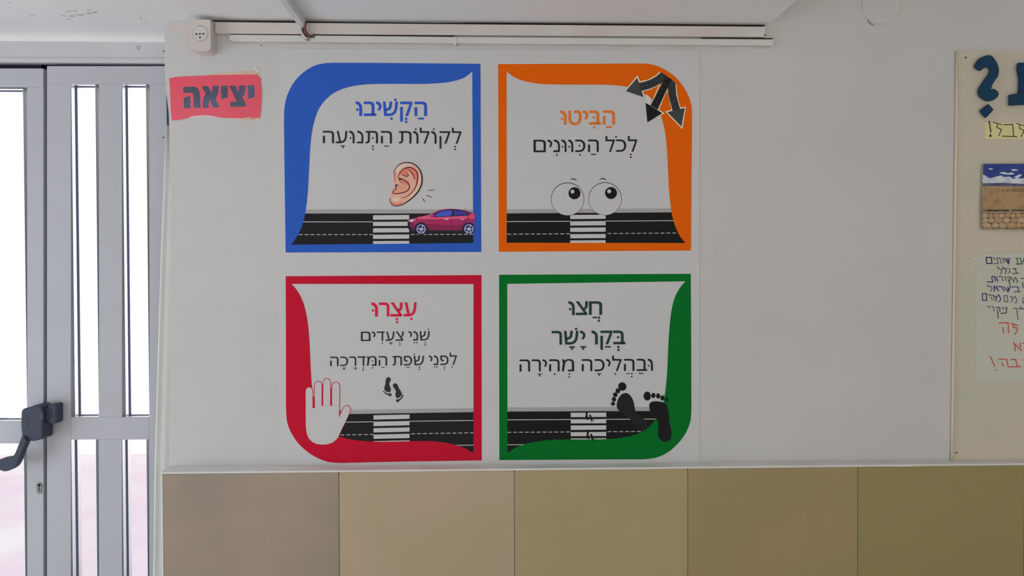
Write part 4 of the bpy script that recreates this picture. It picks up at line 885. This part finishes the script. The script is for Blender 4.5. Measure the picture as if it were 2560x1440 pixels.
H_.stroke([(278, 680), (272, 270)] + arc(344, 262, 72, 88, 178, 2) + [(414, 300)], 13, red_dark, 6)
H_.stroke([(440, 300), (437, 215)] + arc(508, 210, 72, 92, 178, 2) + [(578, 300)], 13, red_dark, 6)
H_.stroke([(606, 330), (606, 280)] + arc(678, 276, 72, 88, 178, 2) + [(752, 300), (744, 845)], 13, red_dark, 6)
H_.stroke([(744, 850), (768, 790), (812, 690), (845, 648), (888, 630), (930, 650), (955, 695), (948, 745), (930, 795)], 13, red_dark, 6)
H_.stroke([(930, 795), (860, 950), (790, 1090), (745, 1190)], 7, red_dark, 6)
H_.poly([(242, 470), (276, 470), (282, 682), (238, 686)], red, 5.5)
H_.poly([(410, 235), (440, 235), (440, 640), (408, 642)], red, 5.5)
H_.poly([(574, 300), (606, 300), (608, 642), (570, 640)], red, 5.5)
H_.poly([(738, 850), (752, 720), (775, 740)], red, 5.5)
H_.build('hand_picture', s3)
# ---- footprints
G_ = Print(940, 930, 18.0, PY)
fp = pm('foot_black', 42, 42, 42)
G_.poly(cr([(560, 235), (630, 265), (662, 330), (650, 400), (605, 480), (595, 560), (625, 650), (658, 740), (655, 840), (620, 905), (570, 918), (490, 890), (400, 835), (375, 780), (380, 690), (410, 570), (430, 470), (435, 370), (460, 300), (500, 250)], 4, True), fp, 5)
G_.poly(cr([(860, 510), (930, 535), (980, 600), (1010, 690), (1060, 780), (1120, 880), (1165, 1000), (1130, 1070), (1040, 1145), (970, 1180), (915, 1150), (880, 1060), (872, 970), (895, 880), (860, 790), (800, 710), (760, 630), (765, 560), (805, 520)], 4, True), fp, 5)
for (x, y, r_) in ((345, 880, 30), (403, 932, 34), (462, 980, 36), (532, 1008, 40), (635, 1025, 68), (1205, 1065, 34), (1168, 1130, 36), (1125, 1190, 38), (1065, 1245, 42), (972, 1292, 70)):
    G_.poly(circ(x, y, r_, 16), fp, 5)
G_.build('footprints_picture', s3)
B_ = Print(1510, 940, 8.0, PY)
fb = pm('foot_deep', 22, 22, 23, 0.43); fb2 = pm('foot_soft', 27, 27, 28, 0.43)
B_.poly(cr([(430, 340), (500, 365), (560, 440), (595, 530), (610, 620), (632, 700), (720, 790), (830, 890), (870, 960), (850, 1050), (780, 1100), (700, 1080), (620, 990), (540, 880), (440, 790), (300, 695), (260, 630), (255, 560), (285, 460), (350, 370)], 5, True), fb2, 5)
B_.poly(cr([(905, 600), (910, 560), (950, 520), (1030, 505), (1130, 515), (1220, 545), (1265, 600), (1290, 720), (1305, 850), (1320, 980), (1345, 1080), (1350, 1170), (1330, 1260), (1270, 1310), (1200, 1318), (1130, 1280), (1085, 1200), (1080, 1100), (1090, 1000), (1080, 930), (1040, 850), (960, 790), (920, 700)], 5, True), fb, 5.4)
for (x, y, rx, ry, a) in ((366, 210, 80, 86, -30), (278, 296, 46, 50, -25), (226, 375, 44, 48, -25), (200, 466, 43, 47, -20), (180, 555, 40, 42, -20), (865, 402, 73, 90, 0), (988, 390, 42, 52, 0), (1083, 400, 42, 52, 0), (1168, 440, 42, 52, 0), (1255, 475, 34, 44, 0)):
    B_.poly(circ(x, y, rx, 20, ry=ry, rot=math.radians(a)), fb, 5.4)
B_.build('large_footprints_picture', s4)
for (dx, dy, full) in ((0, 0, 1), (35, 628, 0)):
    N_ = Print(1400, 1010, 13.09, PY)
    N_.poly(cr([(x + dx, y + dy) for x, y in ((845, 285), (915, 285), (898, 350), (918, 430), (940, 490), (910, 522), (850, 495), (825, 440), (838, 360))], 4, True), blacker, 5)
    N_.poly(cr([(x + dx, y + dy) for x, y in ((950, 355), (985, 342), (1015, 375), (1040, 430), (1065, 480), (1050, 530), (1015, 550), (990, 500), (985, 430), (955, 395))], 4, True), blacker, 5)
    N_.stroke([(x + dx, y + dy) for x, y in ((1015, 590), (1050, 575), (1080, 540), (1090, 505))], 22, blacker, 5, smooth=3)
    N_.build('small_footprints_picture', s4)

# ================================================================ hand-made water poster at the right
wp = empty('handmade_poster', at(2500, 640, 0)); tag(wp, 'hand-made cream poster with cut-out letters and a desert photo, cut by the frame edge', 'poster')
card = mat('poster_cream', A(156, 148, 135, 0.46), 0.75, 0.2, scale=4, col2=A(150, 148, 135, 0.46))
prism('sheet', cr([(2392, 126, 1), (2940, 122, 1), (2940, 1150, 1), (2379, 1153, 1), (2383, 900), (2388, 500), (2391, 300)], 4, True), -0.0022, -0.0002, card, wp)
# rolled left edge
eg = [(2391.5, 127), (2391, 300), (2388, 500), (2386, 700), (2383, 900), (2381, 1050), (2379.5, 1152)]
tube('rolled_edge', [at(x, y, -0.0045) for x, y in eg], 0.0036, mat('roll_tan', A(160, 148, 132, 0.43), 0.6), wp, 'curled left edge of the sheet', 10)
navy = mat('foam_navy', A(16, 44, 74, 0.5), 0.7, 0.2, scale=10, col2=A(18, 50, 70, 0.5))
def foam(name, loop, z0=-0.017, z1=-0.008, label=None):
    o = prism(name, [(2430 + x/8, 120 + y/8) for x, y in loop], z0, z1, navy, wp, bev=0.0006)
    if label: o['label'] = label
    return o
q1 = cr([(75, 345, 1), (110, 280), (160, 215), (240, 165), (330, 140), (400, 158), (455, 220), (500, 290), (530, 370), (542, 470), (520, 570), (470, 640), (420, 720), (385, 825, 1), (430, 812, 1), (500, 850), (545, 915, 1), (510, 980), (450, 1030), (380, 1055), (300, 1042), (220, 990), (165, 930), (150, 850), (175, 780), (220, 710), (280, 620), (340, 540), (375, 470), (378, 410), (350, 375), (300, 372), (250, 395), (190, 447, 1), (110, 400)], 4, True)
foam('question_mark', q1); foam('question_mark_dot', [(335, 1118), (435, 1235), (290, 1388), (185, 1245)])
foam('cut_out_letter', [(940, 290), (1500, 300), (1560, 380), (1580, 1120), (1400, 1120), (1400, 520), (1340, 440), (1160, 440), (1180, 1120), (770, 1142), (770, 930), (960, 900), (975, 600), (935, 440)], label='blue foam letter tav')
# yellow strip with black writing
yel = mat('paper_yellow', A(168, 164, 126, 0.44), 0.8, 0.1, scale=6, col2=A(162, 157, 112, 0.44))
ystrip = prism('paper_strip', [(2462, 307), (2940, 303), (2940, 350), (2463, 347)], -0.0032, -0.0022, yel, wp)
mk = mat('marker_black', A(58, 54, 44, 0.43), 0.7, 0.1)
X_ = Print(2360, 100, 5.145, -0.0034)
for q, w in (([(580, 1040), (592, 1110), (603, 1192)], 17), ([(630, 1056), (690, 1075), (745, 1088)], 12), ([(690, 1080), (680, 1122), (738, 1152), (720, 1195), (702, 1238)], 13), ([(762, 1092), (885, 1086), (888, 1150), (898, 1242)], 13), ([(742, 1236), (840, 1240), (942, 1244)], 13),
             ([(930, 1072), (985, 1090), (1040, 1108)], 12), ([(975, 1095), (968, 1135), (1030, 1165), (1012, 1205), (990, 1248)], 13)):
    X_.stroke(q, w, mk, 0)
X_.poly(circ(597, 1231, 18, 14), mk, 0)
X_.build('lettering', ystrip)
# desert photo
ph = prism('photo_print', [(2457, 409.5), (2940, 408), (2940, 580), (2454, 574), (2456, 500)], -0.011, -0.0095, mat('photo_paper', A(150, 146, 138, 0.43), 0.4, 0.3), wp)
ph['label'] = 'colour photo of a cracked dry field under blue sky'
prism('foam_pad', [(2475, 430), (2540, 430), (2540, 550), (2475, 550)], -0.0095, -0.0022, card, wp)
D_ = Print(2360, 380, 6.0, -0.0113)
def dm(n_, r, g, b): return mat('photo_' + n_, A(r, g, b, 0.42), 0.45, 0.3)
D_.poly([(586, 178), (3400, 170), (3400, 480), (580, 470)], mat('photo_sky', A(32, 48, 104, 0.42), 0.4, 0.3, scale=30, col2=A(28, 42, 96, 0.42)), 0)
D_.poly(cr([(582, 350), (620, 352), (680, 390), (760, 375), (860, 352), (900, 375), (980, 368), (1040, 400), (1100, 390), (1160, 400), (1250, 380), (1400, 400), (3400, 380), (3400, 490, 1), (578, 480, 1)], 3, True), mat('photo_cloud', A(160, 162, 168, 0.43), 0.5, 0.3, scale=40, col2=A(128, 134, 150, 0.43)), 1)
for q in (circ(700, 254, 34, 14, ry=10), circ(1062, 270, 55, 14, ry=14), cr([(830, 312), (900, 300), (960, 318), (1010, 305), (1055, 332), (960, 340), (880, 330)], 3, True), cr([(1050, 380), (1100, 350), (1150, 335), (1165, 350), (1110, 388)], 3, True)):
    D_.poly(q, MATS['photo_cloud'], 1.5)
D_.poly([(578, 468), (900, 462), (1200, 480), (3400, 470), (3400, 520), (578, 512)], mat('photo_hills', A(54, 60, 88, 0.42), 0.5, 0.3, scale=60, col2=A(70, 72, 84, 0.42)), 2)
D_.poly([(578, 512), (3400, 518), (3400, 880), (566, 870)], mat('photo_field', A(142, 114, 82, 0.5), 0.5, 0.3, scale=50, col2=A(120, 98, 70, 0.5)), 2.5)
D_.poly([(566, 860), (3400, 860), (3400, 1172), (564, 1160)], mat('photo_mud', A(84, 66, 52, 0.43), 0.5, 0.3, scale=80, col2=A(126, 100, 78, 0.43)), 3)
mud = [mat('photo_clod_a', A(148, 120, 98, 0.56), 0.5), mat('photo_clod_b', A(156, 138, 106, 0.56), 0.5), mat('photo_clod_c', A(146, 134, 106, 0.56), 0.5), mat('photo_clod_d', A(156, 126, 90, 0.56), 0.5)]
rr = random.Random(3)
rows = [(895, 45, 26), (955, 72, 36), (1025, 92, 42), (1100, 105, 42)]
for (y, w, h) in rows:
    x = 572 + rr.random()*20
    while x < 1500:
        ww = w*(0.75 + 0.7*rr.random())
        q = [(x + 6 + rr.random()*8, y - h*0.7 + rr.random()*8), (x + ww*0.5, y - h*(0.8 + 0.15*rr.random())), (x + ww - 8, y - h*0.5 + rr.random()*10), (x + ww - 4, y + h*0.3), (x + ww*0.55, y + h*(0.7 + 0.2*rr.random())), (x + 5, y + h*0.4)]
        if x + ww > 578: D_.poly(cr(q, 3, True), mud[int(rr.random()*4)], 3.6)
        x += ww + 5
for (a, b_) in ((640, 830), (870, 975), (1010, 1200)):
    D_.poly([(a, 862), (b_, 866), (b_ - 8, 892), (a + 12, 890)], dm('dark_row', 58, 58, 54), 4)
for q in ([(560, 1160), (640, 1110)], ):
    pass
for k_ in range(60):
    x = 590 + rr.random()*800; y = 640 + rr.random()*200
    D_.stroke([(x, y), (x + 10 + 26*rr.random(), y + 3)], 6, dm('field_dark', 108, 82, 62), 3.2, taper=(0.2, 0.2))
def small_word(P_, x, y, h, pat, m):
    for ch in pat:
        if ch == ' ': x += h*0.5; continue
        if ch == 'i': P_.stroke([(x, y), (x + h*.2, y + h*.1), (x + h*.2, y + h*.9)], 7, m, 5); x += h*0.5
        elif ch == 'o': P_.stroke([(x, y), (x + h*.65, y), (x + h*.65, y + h), (x + h*.1, y + h), (x + h*.1, y)], 7, m, 5); x += h*0.95
        elif ch == 'n': P_.stroke([(x + h*.1, y + h), (x + h*.1, y), (x + h*.65, y), (x + h*.65, y + h)], 7, m, 5); x += h*0.95
        elif ch == 'c': P_.stroke([(x, y), (x + h*.6, y), (x + h*.6, y + h), (x, y + h)], 7, m, 5); x += h*0.9
        elif ch == 's': P_.stroke([(x, y), (x + h*.25, y + h), (x + h*.75, y)], 7, m, 5); x += h*1.0
small_word(D_, 866, 562, 34, 'nicoi ncocnoi', dm('small_text', 84, 66, 52))
small_word(D_, 590, 874, 16, 'nci oncion cionnioicn noicn ioc', dm('small_text2', 44, 38, 34))
D_.build('desert_picture', ph)
# handwritten note
note = mat('note_paper', A(151, 152, 143, 0.45), 0.8, 0.15, scale=9, col2=A(148, 149, 138, 0.45))
nt_ = prism('note_sheet', [(2441, 652), (2447, 636), (2560, 630), (2940, 628), (2940, 958), (2470, 952), (2440, 948), (2440, 800)], -0.0034, -0.0022, note, wp)
nt_['label'] = 'pale paper with blue and red handwriting'
bl = mat('marker_navy', A(44, 40, 84, 0.43), 0.7, 0.1); bk_ = mat('marker_grey', A(62, 62, 68, 0.43), 0.7, 0.1); rd = mat('marker_red', A(162, 72, 64, 0.5), 0.7, 0.1); gn = mat('marker_green', A(44, 66, 62, 0.43), 0.7, 0.1)
U = Print(2440, 600, 12.0, -0.0036)
U2 = Print(2440, 700, 12.0, -0.0036)
U3 = Print(2360, 780, 7.2, -0.0036)
def wr(P_, items, w, m):
    for q in items: P_.stroke(q, w, m, 0)
wr(U, [[(290, 528), (455, 520), (482, 700), (325, 705), (300, 520)]], 34, bl)                       # mem sofit
wr(U, [[(495, 530), (555, 545), (550, 610)], [(600, 545), (715, 540), (765, 720)], [(640, 550), (665, 705), (530, 712)], [(765, 545), (815, 550), (838, 690)]], 24, bk_)
wr(U, [[(850, 545), (975, 715), (1005, 530)], [(925, 545), (985, 700)]], 32, bl)
wr(U, [[(1185, 545), (1240, 545), (1250, 700)], [(1200, 722), (1385, 715), (1330, 545), (1290, 545)], [(1440, 545), (1425, 680)]], 30, gn)
wr(U, [[(650, 785), (665, 850), (755, 880), (775, 960), (725, 1025)], [(895, 850), (905, 930), (870, 1025)], [(1180, 860), (1215, 990)], [(1095, 1015), (1290, 990)]], 28, bk_)
wr(U, [[(800, 790), (812, 870), (895, 850)], [(1100, 868), (1205, 855)]], 30, bl)
wr(U, [[(930, 855), (1010, 860), (1045, 1000)], [(1010, 930), (955, 1025)]], 20, bk_)
wr(U, [[(330, 1255), (505, 1262), (470, 1105)], [(460, 1100), (560, 1095), (590, 1245)], [(610, 1100), (655, 1245)]], 32, bl)
wr(U, [[(660, 1095), (770, 1090), (815, 1235)], [(835, 1105), (880, 1110), (905, 1235)], [(920, 1110), (1040, 1112), (1045, 1150), (1000, 1230)], [(960, 1160), (1020, 1330), (1045, 1420)]], 28, bk_)
wr(U, [[(1075, 1120), (1130, 1260), (1180, 1120), (1255, 1230), (1205, 1275)]], 26, gn)
wr(U, [[(1335, 1155), (1450, 1150)], [(1400, 1260), (1410, 1440)]], 30, gn)
wr(U2, [[(345, 120), (360, 195), (470, 195), (480, 260), (435, 345)], [(1065, 210), (1115, 205), (1120, 240)]], 26, bk_)
wr(U2, [[(525, 170), (690, 330)], [(625, 160), (640, 260)], [(545, 215), (548, 355)], [(675, 195), (790, 205), (845, 340)], [(850, 205), (965, 355), (1025, 210)], [(955, 195), (975, 345)]], 32, bl)
wr(U2, [[(1140, 200), (1275, 210), (1262, 340)], [(1130, 355), (1345, 348)]], 26, bl)
wr(U2, [[(190, 415), (310, 412), (322, 610), (195, 610), (190, 415)]], 30, bl)
wr(U2, [[(345, 435), (405, 440), (400, 490)], [(415, 450), (530, 460), (545, 615)], [(465, 500), (480, 615)], [(840, 470), (940, 468), (955, 650), (855, 650), (840, 470)], [(1010, 490), (1060, 495), (1045, 530)], [(1050, 670), (1105, 560), (1085, 510)], [(1105, 560), (1165, 485), (1225, 590), (1215, 670), (1150, 685)]], 24, bk_)
wr(U2, [[(560, 470), (610, 530), (595, 640)], [(610, 530), (680, 440), (740, 560), (720, 630), (665, 655)]], 28, bl)
wr(U2, [[(1390, 550), (1450, 545)], [(1395, 600), (1425, 710)]], 34, mat('marker_purple', A(88, 58, 92, 0.43), 0.7, 0.1))
wr(U2, [[(345, 790), (405, 795), (405, 850)], [(455, 800), (520, 795), (545, 945)], [(770, 830), (825, 835), (810, 890)], [(1105, 850), (1215, 850), (1265, 1195)], [(1260, 850), (1310, 855), (1300, 895)]], 26, bk_)
wr(U2, [[(590, 820), (705, 825), (722, 960)], [(640, 880), (668, 1150)], [(870, 835), (925, 830), (905, 990), (735, 1000)]], 32, bk_)
wr(U2, [[(1335, 790), (1350, 860), (1450, 865)]], 28, bl)
wr(U3, [[(988, 198), (1155, 195), (1162, 385)], [(1058, 270), (1075, 385)], [(1200, 205), (1335, 245)], [(1245, 215), (1245, 270), (1320, 290), (1315, 350), (1270, 408)],
        [(1245, 545), (1395, 700)], [(1270, 580), (1285, 712)], [(1375, 550), (1375, 650)], [(1410, 560), (1460, 565)],
        [(830, 795), (915, 985)], [(980, 848), (1130, 855), (1155, 990)], [(1040, 910), (1075, 985)], [(1198, 855), (1290, 855), (1325, 985)], [(1160, 990), (1388, 982)]], 22, rd)
U3.poly(circ(930, 1042, 15, 12), rd, 0)
U3.stroke([(1390, 855), (1460, 862)], 26, mat('marker_orange', A(182, 130, 66, 0.43), 0.7, 0.1), 0)
for P_ in (U, U2, U3): P_.build('lettering', nt_)
# pins
pin_d = mat('pin_dark', (0.12, 0.10, 0.09), 0.5)
prism('pin', circ(2415, 143.5, 2.2, 10), -0.0040, -0.002, pin_d, wp)
prism('pin', circ(2391.5, 1132, 2.2, 10), -0.0040, -0.002, pin_d, wp)
pn = prism('pin', circ(2440.5, 647, 2.6, 10), -0.0070, -0.002, mat('pin_glint', (0.9, 0.9, 0.88), 0.15, 0.8), wp, bev=0.0008); pn['label'] = 'shiny pin, coloured white as its glint'  # the glint is painted by the white colour
